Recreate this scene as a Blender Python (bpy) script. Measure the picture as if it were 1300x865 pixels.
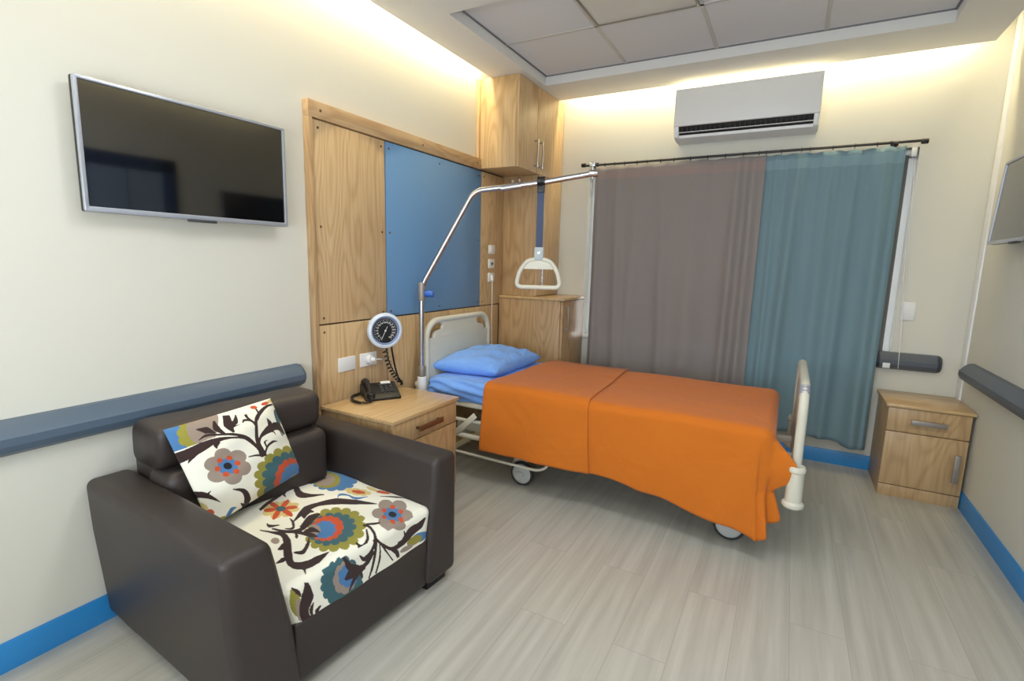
import bpy, bmesh, math, random
import numpy as np
from mathutils import Vector, Matrix
random.seed(7)
rng = np.random.default_rng(7)
for o in list(bpy.data.objects): bpy.data.objects.remove(o, do_unlink=True)
scene = bpy.context.scene
C = scene.collection
R = math.radians

# ---------------------------------------------------------------- camera
cd = bpy.data.cameras.new('camera'); cam = bpy.data.objects.new('camera', cd); C.objects.link(cam)
cr = Vector((0.87721856, 0.47947294, 0.02435773)); cu = Vector((-0.0953537, 0.12428022, 0.98765485)); cf = Vector((-0.47052659, 0.86871176, -0.15474043))
M = Matrix((cr, cu, -cf)).transposed().to_4x4(); M.translation = Vector((2.15475, -4.15809, 1.38026))
cam.matrix_world = M
cd.sensor_width = 36; cd.lens = 643.19 / 1300 * 36; cd.clip_start = .02
scene.camera = cam
scene.view_settings.view_transform = 'Standard'; scene.view_settings.look = 'None'
scene.view_settings.gamma = 1; scene.view_settings.use_curve_mapping = False
scene.view_settings.exposure = 0.04

# ---------------------------------------------------------------- world and lamps
w = bpy.data.worlds.new('daylight'); scene.world = w; w.use_nodes = True
w.node_tree.nodes['Background'].inputs[0].default_value = (0.93, 0.97, 1, 1)
w.node_tree.nodes['Background'].inputs[1].default_value = 9.0
def area(name, loc, size, power, colr, target=None, size_y=None, rot=None, spread=180):
    l = bpy.data.lights.new(name, 'AREA'); l.shape = 'RECTANGLE'; l.size = size; l.size_y = size_y or size
    l.energy = power; l.color = colr; l.spread = R(spread)
    o = bpy.data.objects.new(name, l); C.objects.link(o); o.location = loc
    if rot: o.rotation_euler = rot
    elif target: o.rotation_euler = (Vector(target) - Vector(loc)).to_track_quat('-Z', 'Y').to_euler()
    return o
WX = 3.167; YF = -5.3; ZC = 2.69; GAP = .114
# ceiling light panels over the front half of the room (behind the view) and a cool fill light added behind the camera, tilted up
area('ceiling_light_rear', (2.1, -4.2, ZC - .02), 1.0, 9, (1, .985, .96), rot=(0, 0, 0))
area('ceiling_light_front', (1.9, -2.75, ZC - .02), 1.2, 18, (.96, .98, 1), rot=(0, 0, 0), size_y=.5)
area('front_wall_fill', (1.75, YF + .06, 1.55), 2.2, 100, (.82, .91, 1), rot=(R(116), 0, 0), size_y=1.7)
# warm strips hidden in the ceiling cove
def cove(name, loc, length, axis, power):
    rz = 0 if axis == 'x' else R(90)
    area(name, loc, length, power, (1, .84, .50), rot=(0, 0, rz), size_y=.03)
cove('cove_light_left', (.085, -2.75, 2.83), 3.9, 'y', 30)
cove('cove_light_window_side', (1.70, -.085, 2.83), 2.55, 'x', 22)
cove('cove_light_right', (WX - .085, -2.8, 2.83), 4.2, 'y', 11)

# ---------------------------------------------------------------- materials
def lin(c):
    return tuple(((v/255)/12.92 if v/255 <= .04045 else ((v/255+.055)/1.055)**2.4) for v in c) + (1,)
def newmat(name):
    m = bpy.data.materials.new(name); m.use_nodes = True
    nt = m.node_tree; return m, nt, nt.nodes['Principled BSDF']
def N(nt, t, **k):
    n = nt.nodes.new(t)
    for a, v in k.items(): setattr(n, a, v)
    return n
def coords(nt, scale=(1, 1, 1), kind='Object', rnd=False):
    tc = N(nt, 'ShaderNodeTexCoord'); mp = N(nt, 'ShaderNodeMapping'); mp.inputs['Scale'].default_value = scale
    nt.links.new(tc.outputs[kind], mp.inputs['Vector']); return mp.outputs[0]
def plain(name, c, rough=.5, metal=0, bump=0, bscale=200, var=0, vscale=3, spec=.5, coat=0, sheen=0):
    m, nt, b = newmat(name)
    b.inputs['Base Color'].default_value = lin(c); b.inputs['Roughness'].default_value = rough; b.inputs['Metallic'].default_value = metal
    b.inputs['Specular IOR Level'].default_value = spec; b.inputs['Coat Weight'].default_value = coat
    if sheen: b.inputs['Sheen Weight'].default_value = sheen
    v = coords(nt)
    if var:
        n = N(nt, 'ShaderNodeTexNoise'); n.inputs['Scale'].default_value = vscale; n.inputs['Detail'].default_value = 4
        nt.links.new(v, n.inputs['Vector'])
        mx = N(nt, 'ShaderNodeMix', data_type='RGBA')
        mx.inputs[6].default_value = tuple(x*(1-var) for x in lin(c)[:3])+(1,); mx.inputs[7].default_value = tuple(min(1, x*(1+var)) for x in lin(c)[:3])+(1,)
        nt.links.new(n.outputs[0], mx.inputs[0]); nt.links.new(mx.outputs[2], b.inputs['Base Color'])
    if bump:
        n = N(nt, 'ShaderNodeTexNoise'); n.inputs['Scale'].default_value = bscale; n.inputs['Detail'].default_value = 3
        nt.links.new(v, n.inputs['Vector'])
        bp = N(nt, 'ShaderNodeBump'); bp.inputs['Strength'].default_value = bump; bp.inputs['Distance'].default_value = .002
        nt.links.new(n.outputs[0], bp.inputs['Height']); nt.links.new(bp.outputs[0], b.inputs['Normal'])
    return m
def wood(name, light, dark, axis='z', rough=.38):
    """oak veneer: fine pores plus long contour figures running along one axis"""
    m, nt, b = newmat(name)
    s = {'z': (1, 1, .17), 'x': (.17, 1, 1), 'y': (1, .17, 1)}[axis]
    v = coords(nt, s)
    n1 = N(nt, 'ShaderNodeTexNoise'); n1.inputs['Scale'].default_value = 5.0; n1.inputs['Detail'].default_value = 1.5; n1.inputs['Roughness'].default_value = .4
    nt.links.new(v, n1.inputs['Vector'])
    mul = N(nt, 'ShaderNodeMath', operation='MULTIPLY'); mul.inputs[1].default_value = 105; nt.links.new(n1.outputs[0], mul.inputs[0])
    sn = N(nt, 'ShaderNodeMath', operation='SINE'); nt.links.new(mul.outputs[0], sn.inputs[0])
    mr = N(nt, 'ShaderNodeMapRange'); mr.inputs[1].default_value = -1; mr.inputs[2].default_value = 1; nt.links.new(sn.outputs[0], mr.inputs[0])
    pw = N(nt, 'ShaderNodeMath', operation='POWER'); pw.inputs[1].default_value = 2.2; nt.links.new(mr.outputs[0], pw.inputs[0])
    n2 = N(nt, 'ShaderNodeTexNoise'); n2.inputs['Scale'].default_value = 90; n2.inputs['Detail'].default_value = 4
    s2 = {'z': (1, 1, .03), 'x': (.03, 1, 1), 'y': (1, .03, 1)}[axis]
    nt.links.new(coords(nt, s2), n2.inputs['Vector'])
    a = N(nt, 'ShaderNodeMath', operation='MULTIPLY'); a.inputs[1].default_value = .34; nt.links.new(pw.outputs[0], a.inputs[0])
    b2 = N(nt, 'ShaderNodeMath', operation='MULTIPLY_ADD'); b2.inputs[1].default_value = 1.1; b2.inputs[2].default_value = -.27
    nt.links.new(n2.outputs[0], b2.inputs[0])
    ad = N(nt, 'ShaderNodeMath', operation='ADD', use_clamp=True); nt.links.new(a.outputs[0], ad.inputs[0]); nt.links.new(b2.outputs[0], ad.inputs[1])
    mx = N(nt, 'ShaderNodeMix', data_type='RGBA'); mx.inputs[6].default_value = lin(light); mx.inputs[7].default_value = lin(dark)
    nt.links.new(ad.outputs[0], mx.inputs[0]); nt.links.new(mx.outputs[2], b.inputs['Base Color'])
    b.inputs['Roughness'].default_value = rough
    return m
def cloth(name, c, transl=.0, rough=.85, fine=900, fold=.0, fscale=6, tcol=None, emboss=.25, thin=0):
    m, nt, b = newmat(name)
    b.inputs['Base Color'].default_value = lin(c); b.inputs['Roughness'].default_value = rough; b.inputs['Sheen Weight'].default_value = .15
    b.inputs['Specular IOR Level'].default_value = .25
    v = coords(nt)
    n = N(nt, 'ShaderNodeTexNoise'); n.inputs['Scale'].default_value = fine; nt.links.new(v, n.inputs['Vector'])
    bp = N(nt, 'ShaderNodeBump'); bp.inputs['Strength'].default_value = emboss; bp.inputs['Distance'].default_value = .001
    nt.links.new(n.outputs[0], bp.inputs['Height'])
    last = bp
    if fold:
        n2 = N(nt, 'ShaderNodeTexNoise'); n2.inputs['Scale'].default_value = fscale; n2.inputs['Detail'].default_value = 3; n2.inputs['Distortion'].default_value = .6
        nt.links.new(v, n2.inputs['Vector'])
        b2 = N(nt, 'ShaderNodeBump'); b2.inputs['Strength'].default_value = fold; b2.inputs['Distance'].default_value = .03
        nt.links.new(n2.outputs[0], b2.inputs['Height']); nt.links.new(bp.outputs[0], b2.inputs['Normal']); last = b2
    nt.links.new(last.outputs[0], b.inputs['Normal'])
    if transl:
        tr = N(nt, 'ShaderNodeBsdfTranslucent'); tr.inputs[0].default_value = lin(tcol or c)
        ms = N(nt, 'ShaderNodeMixShader'); ms.inputs[0].default_value = transl
        nt.links.new(b.outputs[0], ms.inputs[1]); nt.links.new(tr.outputs[0], ms.inputs[2])
        last_sh = ms
        if thin:
            tp = N(nt, 'ShaderNodeBsdfTransparent'); m2 = N(nt, 'ShaderNodeMixShader'); m2.inputs[0].default_value = thin
            nt.links.new(ms.outputs[0], m2.inputs[1]); nt.links.new(tp.outputs[0], m2.inputs[2]); last_sh = m2
        nt.links.new(last_sh.outputs[0], nt.nodes['Material Output'].inputs[0])
    return m
def emis(name, c, s):
    m, nt, b = newmat(name)
    b.inputs['Base Color'].default_value = lin(c); b.inputs['Emission Color'].default_value = lin(c); b.inputs['Emission Strength'].default_value = s
    return m
def floor_mat():
    m, nt, b = newmat('grey vinyl planks')
    tc = N(nt, 'ShaderNodeTexCoord'); mp = N(nt, 'ShaderNodeMapping'); mp.inputs['Rotation'].default_value = (0, 0, R(90))
    nt.links.new(tc.outputs['Object'], mp.inputs['Vector'])
    br = N(nt, 'ShaderNodeTexBrick'); br.offset = .37; br.inputs['Scale'].default_value = 1
    br.inputs['Brick Width'].default_value = 1.25; br.inputs['Row Height'].default_value = .19; br.inputs['Mortar Size'].default_value = .0012
    br.inputs['Color1'].default_value = (0, 0, 0, 1); br.inputs['Color2'].default_value = (1, 1, 1, 1); br.inputs['Mortar'].default_value = (.5, .5, .5, 1)
    br.inputs['Mortar Smooth'].default_value = .2; br.inputs['Bias'].default_value = 0
    nt.links.new(mp.outputs[0], br.inputs['Vector'])
    # streaks along y, shifted per plank
    sc = N(nt, 'ShaderNodeMapping'); sc.inputs['Scale'].default_value = (1, .045, 1); nt.links.new(tc.outputs['Object'], sc.inputs['Vector'])
    addv = N(nt, 'ShaderNodeVectorMath', operation='ADD'); nt.links.new(sc.outputs[0], addv.inputs[0])
    cz = N(nt, 'ShaderNodeCombineXYZ'); mm = N(nt, 'ShaderNodeMath', operation='MULTIPLY'); mm.inputs[1].default_value = 9
    nt.links.new(br.outputs[0], mm.inputs[0]); nt.links.new(mm.outputs[0], cz.inputs[2]); nt.links.new(cz.outputs[0], addv.inputs[1])
    n = N(nt, 'ShaderNodeTexNoise'); n.inputs['Scale'].default_value = 26; n.inputs['Detail'].default_value = 5; n.inputs['Roughness'].default_value = .55
    nt.links.new(addv.outputs[0], n.inputs['Vector'])
    ramp = N(nt, 'ShaderNodeValToRGB'); e = ramp.color_ramp.elements
    e[0].position = .3; e[0].color = lin((168, 166, 157)); e[1].position = .72; e[1].color = lin((192, 190, 181))
    nt.links.new(n.outputs[0], ramp.inputs[0])
    hs = N(nt, 'ShaderNodeHueSaturation'); mr = N(nt, 'ShaderNodeMapRange'); mr.inputs[3].default_value = .96; mr.inputs[4].default_value = 1.03
    nt.links.new(br.outputs[0], mr.inputs[0]); nt.links.new(mr.outputs[0], hs.inputs['Value']); nt.links.new(ramp.outputs[0], hs.inputs['Color'])
    mx = N(nt, 'ShaderNodeMix', data_type='RGBA'); mx.inputs[7].default_value = lin((158, 152, 145)); nt.links.new(br.outputs['Fac'], mx.inputs[0]); nt.links.new(hs.outputs[0], mx.inputs[6])
    nt.links.new(mx.outputs[2], b.inputs['Base Color'])
    b.inputs['Roughness'].default_value = .36; b.inputs['Specular IOR Level'].default_value = .45
    bp = N(nt, 'ShaderNodeBump'); bp.inputs['Strength'].default_value = .08; bp.inputs['Distance'].default_value = .002; nt.links.new(n.outputs[0], bp.inputs['Height']); nt.links.new(bp.outputs[0], b.inputs['Normal'])
    return m
PRINT = [lin(c) for c in [(236, 234, 220), (58, 43, 42), (146, 140, 62), (62, 98, 106), (76, 122, 172), (196, 82, 48), (150, 135, 124), (38, 36, 44), (212, 192, 128), (112, 128, 132)]]
def print_mat():
    m, nt, b = newmat('floral printed cotton')
    at = N(nt, 'ShaderNodeVertexColor', layer_name='print'); nt.links.new(at.outputs[0], b.inputs['Base Color'])
    b.inputs['Roughness'].default_value = .9; b.inputs['Specular IOR Level'].default_value = .2; b.inputs['Sheen Weight'].default_value = .1
    v = coords(nt)
    n = N(nt, 'ShaderNodeTexNoise'); n.inputs['Scale'].default_value = 500; nt.links.new(v, n.inputs['Vector'])
    bp = N(nt, 'ShaderNodeBump'); bp.inputs['Strength'].default_value = .3; bp.inputs['Distance'].default_value = .001
    nt.links.new(n.outputs[0], bp.inputs['Height']); nt.links.new(bp.outputs[0], b.inputs['Normal'])
    return m
m_wall = plain('cream wall paint', (217, 215, 204), .55, bump=.05, bscale=60)
m_ceil = plain('white ceiling paint', (222, 222, 222), .8)
m_tile = plain('grey ceiling tile', (218, 218, 222), .9, bump=.1, bscale=300)
m_tbar = plain('ceiling grid metal', (196, 195, 192), .5)
m_floor = floor_mat()
m_base = plain('blue skirting', (44, 136, 204), .35)
m_rail = plain('slate blue vinyl', (84, 100, 118), .42, bump=.15, bscale=500)
m_railend = plain('dark slate end cap', (60, 66, 76), .4)
m_oak = wood('oak veneer upright', (214, 186, 144), (176, 138, 92), 'z')
m_oakx = wood('oak veneer lengthwise', (204, 172, 130), (170, 132, 92), 'y')
m_oakd = wood('oak veneer dark', (190, 160, 120), (150, 116, 80), 'z')
m_oakr = wood('oak veneer drawer fronts', (198, 168, 126), (164, 130, 90), 'z')
m_oaktop = wood('oak top', (204, 174, 130), (176, 142, 98), 'y', .25)
m_grove = plain('dark seam', (58, 38, 24), .7)
m_blue = plain('blue laminate', (106, 150, 194), .45, var=.03, vscale=2)
m_white = plain('white plastic', (232, 233, 234), .35)
m_ivory = plain('ivory plastic', (214, 212, 198), .4)
m_cream = plain('cream enamel tube', (212, 208, 192), .35)
m_chrome = plain('chrome', (196, 196, 200), .24, 1)
m_steel = plain('brushed steel', (150, 143, 137), .42, .45)
m_raild = plain('dark slate vinyl', (80, 88, 100), .42, bump=.15, bscale=500)
m_brownh = plain('brown handle metal', (120, 84, 60), .4, .6)
m_black = plain('black plastic', (22, 22, 24), .4)
m_dkgrey = plain('dark grey plastic', (58, 60, 64), .5)
m_leather = plain('dark brown leather', (53, 46, 44), .46, bump=.35, bscale=260, spec=.45, var=.08)
m_orange = cloth('orange cotton', (202, 110, 28), fold=.55, fscale=4)
m_sheet = cloth('blue cotton', (118, 165, 240), fold=.5, fscale=9)
m_grcur = cloth('taupe curtain cloth', (174, 167, 165), transl=.35, thin=.03, fold=.05, fscale=4, fine=1200)
m_tlcur = cloth('teal curtain cloth', (148, 178, 190), transl=.35, thin=.03, fold=.05, fscale=4, fine=1200)
m_grtape = cloth('taupe curtain hem', (182, 166, 162), transl=.35)
m_tltape = cloth('teal curtain hem', (158, 190, 202), transl=.35)
m_blind = cloth('grey blind fabric', (128, 128, 126), transl=.12)
m_print = print_mat()
m_led = emis('warm led strip', (255, 214, 130), 6)
m_screen = plain('black glass screen', (10, 10, 11), .06, spec=1.0, coat=.6)
m_silver = plain('silver bezel', (176, 180, 190), .3, .5)
m_strap = plain('blue grey webbing', (72, 84, 112), .8, bump=.4, bscale=400)
m_glass, nt, b = newmat('window glass'); _t = N(nt, 'ShaderNodeBsdfTransparent'); _g = N(nt, 'ShaderNodeBsdfGlossy'); _g.inputs['Roughness'].default_value = .02; _f = N(nt, 'ShaderNodeFresnel'); _m = N(nt, 'ShaderNodeMixShader')
nt.links.new(_f.outputs[0], _m.inputs[0]); nt.links.new(_t.outputs[0], _m.inputs[1]); nt.links.new(_g.outputs[0], _m.inputs[2]); nt.links.new(_m.outputs[0], nt.nodes['Material Output'].inputs[0])
m_tyre = plain('dark grey rubber', (50, 52, 52), .7)

# ---------------------------------------------------------------- builders
ORG = {}
def put(name, parent=None, loc=(0, 0, 0), rz=0, rot=None, label=None, cat=None, group=None, kind=None, data=None):
    o = bpy.data.objects.new(name, data); C.objects.link(o)
    o.location = loc
    if rot: o.rotation_euler = rot
    else: o.rotation_euler = (0, 0, rz)
    if parent: o.parent = parent
    if label: o['label'] = label
    if cat: o['category'] = cat
    if group: o['group'] = group
    if kind: o['kind'] = kind
    return o
def thing(name, label, cat, loc=(0, 0, 0), rz=0, group=None, rot=None):
    o = put(name, None, loc, rz, rot, label, cat, group); ORG[o.name] = Vector(loc) if not (rz or rot) else Vector((0, 0, 0))
    return o
def finish(bm, name, mats, smooth=35):
    me = bpy.data.meshes.new(name)
    bmesh.ops.recalc_face_normals(bm, faces=bm.faces)
    bm.to_mesh(me); bm.free()
    for m in (mats if isinstance(mats, (list, tuple)) else [mats]): me.materials.append(m)
    if smooth:
        me.shade_smooth()
        if smooth < 180: me.set_sharp_from_angle(angle=R(smooth))
    return me
def part(name, bm, mats, parent=None, label=None, kind=None, smooth=35, cat=None, group=None, norecalc=False):
    """one mesh object; shapes are given in room coordinates (or in the thing's own frame when it is rotated)"""
    if parent is not None:
        off = ORG.get(parent.name, Vector((0, 0, 0)))
        bmesh.ops.translate(bm, verts=bm.verts, vec=-off)
    else: off = Vector((0, 0, 0))
    o = put(name, parent, data=finish(bm, name, mats, smooth), label=label, cat=cat, group=group, kind=kind)
    ORG[o.name] = off
    return o
def struct(name, bm, mats, parent=None, smooth=35):
    o = part(name, bm, mats, parent, smooth=smooth, kind=None if parent else 'structure'); return o
def merge(bm, tmp, mi=0):
    if mi:
        for f in tmp.faces: f.material_index = mi
    me = bpy.data.meshes.new('t'); tmp.to_mesh(me); tmp.free(); bm.from_mesh(me); bpy.data.meshes.remove(me)
def B(): return bmesh.new()
def box(bm, x0, x1, y0, y1, z0, z1, bev=0, seg=2, mi=0, mat=None):
    t = bmesh.new(); bmesh.ops.create_cube(t, size=1)
    bmesh.ops.scale(t, verts=t.verts, vec=(x1-x0, y1-y0, z1-z0)); bmesh.ops.translate(t, verts=t.verts, vec=((x0+x1)/2, (y0+y1)/2, (z0+z1)/2))
    if bev: bmesh.ops.bevel(t, geom=t.edges[:], offset=bev, segments=seg, profile=.5, affect='EDGES')
    if mat: t.transform(mat)
    merge(bm, t, mi); return bm
def prism(bm, prof, axis, a0, a1, bev=0, seg=2, mi=0):
    """closed profile extruded along an axis; profile coordinates are the two other axes in order"""
    t = bmesh.new(); vs = []
    for a in (a0, a1):
        ring = []
        for p in prof:
            c = {'x': (a, p[0], p[1]), 'y': (p[0], a, p[1]), 'z': (p[0], p[1], a)}[axis]
            ring.append(t.verts.new(c))
        vs.append(ring)
    n = len(prof)
    t.faces.new(vs[0]); t.faces.new(vs[1][::-1])
    for i in range(n): t.faces.new((vs[0][i], vs[0][(i+1) % n], vs[1][(i+1) % n], vs[1][i]))
    bmesh.ops.recalc_face_normals(t, faces=t.faces); t.normal_update()
    if bev:
        ge = [e for e in t.edges if e.calc_face_angle(0) > .5]
        bmesh.ops.bevel(t, geom=ge, offset=bev, segments=seg, profile=.5, affect='EDGES')
    merge(bm, t, mi); return bm
def cyl(bm, p0, p1, r, r2=None, seg=24, bev=0, mi=0):
    p0 = Vector(p0); p1 = Vector(p1); d = p1-p0
    t = bmesh.new(); bmesh.ops.create_cone(t, cap_ends=True, segments=seg, radius1=r, radius2=r if r2 is None else r2, depth=d.length)
    if bev:
        t.normal_update(); ge = [e for e in t.edges if e.calc_face_angle(0) > 1]
        bmesh.ops.bevel(t, geom=ge, offset=bev, segments=3, profile=.5, affect='EDGES')
    t.transform(Matrix.Translation((p0+p1)/2) @ d.to_track_quat('Z', 'Y').to_matrix().to_4x4())
    merge(bm, t, mi); return bm
def rounded(pts, rad, n=6):
    """polyline with rounded corners"""
    pts = [Vector(p) for p in pts]; out = [pts[0]]
    for i in range(1, len(pts)-1):
        a, b_, c = pts[i-1], pts[i], pts[i+1]
        r = min(rad, (a-b_).length*.49, (c-b_).length*.49)
        s = b_+(a-b_).normalized()*r; e = b_+(c-b_).normalized()*r
        for k in range(n+1):
            u = k/n; out.append((1-u)**2*s+2*u*(1-u)*b_+u*u*e)
    out.append(pts[-1]); return out
def tube(bm, pts, r, seg=12, closed=False, mi=0, radii=None):
    pts = [Vector(p) for p in pts]; n = len(pts); t = bmesh.new(); rings = []
    tan = []
    for i in range(n):
        if closed: d = pts[(i+1) % n]-pts[i-1]
        else: d = pts[min(i+1, n-1)]-pts[max(i-1, 0)]
        tan.append(d.normalized())
    up = Vector((0, 0, 1)) if abs(tan[0].z) < .9 else Vector((1, 0, 0))
    nrm = tan[0].cross(up).normalized()
    for i in range(n):
        nrm = (nrm-tan[i]*nrm.dot(tan[i])).normalized(); bn = tan[i].cross(nrm)
        rr = radii[i] if radii else r
        rings.append([t.verts.new(pts[i]+(nrm*math.cos(2*math.pi*k/seg)+bn*math.sin(2*math.pi*k/seg))*rr) for k in range(seg)])
    for i in range(n if closed else n-1):
        A, Bq = rings[i], rings[(i+1) % n]
        for k in range(seg): t.faces.new((A[k], A[(k+1) % seg], Bq[(k+1) % seg], Bq[k]))
    if not closed: t.faces.new(rings[0][::-1]); t.faces.new(rings[-1])
    merge(bm, t, mi); return bm
def lathe(bm, prof, mat=None, seg=32, mi=0):
    """profile of (r, z) turned about local z"""
    t = bmesh.new(); rings = []
    for r, z in prof:
        if r < 1e-6: rings.append([t.verts.new((0, 0, z))])
        else: rings.append([t.verts.new((r*math.cos(2*math.pi*k/seg), r*math.sin(2*math.pi*k/seg), z)) for k in range(seg)])
    for a, b_ in zip(rings, rings[1:]):
        for k in range(seg):
            k2 = (k+1) % seg
            if len(a) == 1 and len(b_) == 1: continue
            if len(a) == 1: t.faces.new((a[0], b_[k], b_[k2]))
            elif len(b_) == 1: t.faces.new((a[k], a[k2], b_[0]))
            else: t.faces.new((a[k], a[k2], b_[k2], b_[k]))
    if mat: t.transform(mat)
    merge(bm, t, mi); return bm
def grid(bm, X, Y, Z, mi=0, closed_u=False):
    """surface from 2-D arrays"""
    nu, nv = X.shape; vs = [[bm.verts.new((X[i, j], Y[i, j], Z[i, j])) for j in range(nv)] for i in range(nu)]
    for i in range(nu if closed_u else nu-1):
        for j in range(nv-1):
            f = bm.faces.new((vs[i][j], vs[(i+1) % nu][j], vs[(i+1) % nu][j+1], vs[i][j+1])); f.material_index = mi
    return vs
def plate(outer, holes, thick, mat, bev=.004):
    """flat plate with holes, cut in its own xy plane, then placed by a matrix"""
    cu = bpy.data.curves.new('p', 'CURVE'); cu.dimensions = '2D'; cu.fill_mode = 'BOTH'; cu.extrude = thick/2-bev; cu.bevel_depth = bev; cu.bevel_resolution = 2; cu.offset = -bev
    for lp in [outer]+holes:
        s = cu.splines.new('POLY'); s.points.add(len(lp)-1)
        for p, q in zip(s.points, lp): p.co = (q[0], q[1], 0, 1)
        s.use_cyclic_u = True
    o = bpy.data.objects.new('p', cu); C.objects.link(o)
    dg = bpy.context.evaluated_depsgraph_get(); me = bpy.data.meshes.new_from_object(o.evaluated_get(dg))
    bm = bmesh.new(); bm.from_mesh(me); bmesh.ops.remove_doubles(bm, verts=bm.verts, dist=1e-5); bm.transform(mat)
    bpy.data.objects.remove(o); bpy.data.curves.remove(cu); bpy.data.meshes.remove(me)
    return bm
def text_mesh(bm, s, size, mat, thick=.0004):
    cu = bpy.data.curves.new('t', 'FONT'); cu.body = s; cu.size = size; cu.align_x = 'CENTER'; cu.align_y = 'CENTER'; cu.extrude = thick
    o = bpy.data.objects.new('t', cu); C.objects.link(o)
    dg = bpy.context.evaluated_depsgraph_get(); me = bpy.data.meshes.new_from_object(o.evaluated_get(dg))
    me.transform(mat); bm.from_mesh(me)
    bpy.data.objects.remove(o); bpy.data.curves.remove(cu); bpy.data.meshes.remove(me)
def arc(cx, cy, r, a0, a1, n=8):
    return [(cx+r*math.cos(R(a0+(a1-a0)*k/n)), cy+r*math.sin(R(a0+(a1-a0)*k/n))) for k in range(n+1)]
def rrect(x0, x1, y0, y1, r, n=6):
    return arc(x1-r, y1-r, r, 0, 90, n)+arc(x0+r, y1-r, r, 90, 180, n)+arc(x0+r, y0+r, r, 180, 270, n)+arc(x1-r, y0+r, r, 270, 360, n)
def copy_tree(o, parent=None):
    c = o.copy(); C.objects.link(c); c.parent = parent
    for ch in o.children: copy_tree(ch, c)
    return c
def paint(me, uv, text, base=0):
    """print colours for every vertex of a cloth from polygons in the cloth's own flat coordinates"""
    idx = np.full(len(uv), base, int)
    for row in text.split('|'):
        a = row.split(); c = int(a[0]); p = np.array(a[1:], float).reshape(-1, 2)/1000
        lo = p.min(0); hi = p.max(0)
        sel = np.where((uv[:, 0] >= lo[0]) & (uv[:, 0] <= hi[0]) & (uv[:, 1] >= lo[1]) & (uv[:, 1] <= hi[1]))[0]
        if not len(sel): continue
        q = uv[sel]; wn = np.zeros(len(sel), int); x2, y2 = np.roll(p[:, 0], -1), np.roll(p[:, 1], -1)
        for xa, ya, xb, yb in zip(p[:, 0], p[:, 1], x2, y2):
            s = (xb-xa)*(q[:, 1]-ya)-(q[:, 0]-xa)*(yb-ya)
            wn += ((ya <= q[:, 1]) & (yb > q[:, 1]) & (s > 0)).astype(int)-((ya > q[:, 1]) & (yb <= q[:, 1]) & (s < 0)).astype(int)
        idx[sel[wn != 0]] = c
    ca = me.color_attributes.new('print', 'FLOAT_COLOR', 'POINT')
    ca.data.foreach_set('color', np.array(PRINT, dtype=np.float32)[idx].ravel())

# ================================================================ the room
ZT = 2.752; ZP = 2.92
bm = B(); box(bm, -.12, WX+.12, YF-.12, .2, -.08, 0); struct('floor', bm, m_floor, smooth=0)
bm = B(); box(bm, -.12, 0, YF-.1, .16, 0, ZP); struct('wall_left', bm, m_wall, smooth=0)
bm = B(); box(bm, WX, WX+.12, YF-.1, .16, 0, ZP); struct('wall_right', bm, m_wall, smooth=0)
OX0, OX1, OZ0, OZ1 = .600, 2.792, .74, 2.155
bm = B(); box(bm, 0, OX0, 0, .16, 0, ZP); box(bm, OX1, WX, 0, .16, 0, ZP); box(bm, OX0, OX1, 0, .16, 0, OZ0); box(bm, OX0, OX1, 0, .16, OZ1, ZP)
struct('wall_back', bm, m_wall, smooth=0)
FX0, FX1, FZ0, FZ1 = .6, 2.9, .7, 2.4
bm = B(); box(bm, 0, WX, YF-.12, YF, 0, ZP); struct('wall_front', bm, m_wall, smooth=0)
# ceiling: lowered border with an open cove along the walls and a tiled tray
T0, T1, TB, TF = .402, 2.793, -.488, -1.726
bm = B()
for x0, x1, y0, y1 in ((GAP, T0, YF, -GAP), (T1, WX-GAP, YF, -GAP), (T0, T1, YF, TF), (T0, T1, TB, -GAP)): box(bm, x0, x1, y0, y1, ZC, ZC+.02)
for x0, x1, y0, y1 in ((T0-.02, T0, TF-.02, TB+.02), (T1, T1+.02, TF-.02, TB+.02), (T0, T1, TF-.02, TF), (T0, T1, TB, TB+.02)): box(bm, x0, x1, y0, y1, ZC+.02, ZP)
box(bm, -.1, WX+.1, YF-.1, .16, ZP, ZP+.05)
box(bm, .30, .32, YF, -.30, ZC+.02, ZP); box(bm, WX-.32, WX-.30, YF, -.30, ZC+.02, ZP); box(bm, .30, WX-.30, -.32, -.30, ZC+.02, ZP)
ceil = struct('ceiling', bm, m_ceil, smooth=0)
bm = B(); box(bm, T0, T1, TF, TB, ZT+.004, ZT+.02); part('ceiling_tile', bm, m_tile, ceil)
bm = B()
for x in (1.012, 1.603, 2.200): box(bm, x-.011, x+.011, TF, TB, ZT, ZT+.006, bev=.002)
for y in (-1.108,): box(bm, T0, T1, y-.011, y+.011, ZT, ZT+.006, bev=.002)
part('ceiling_grid', bm, m_tbar, ceil)
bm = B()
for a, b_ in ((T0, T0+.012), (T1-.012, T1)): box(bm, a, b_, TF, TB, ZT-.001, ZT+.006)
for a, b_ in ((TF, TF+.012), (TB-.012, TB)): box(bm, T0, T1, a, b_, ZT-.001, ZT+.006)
part('edge_trim', bm, plain('dark edge trim', (120, 120, 124), .6), ceil)  # darker grey strip round the edge of the tray
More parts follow.
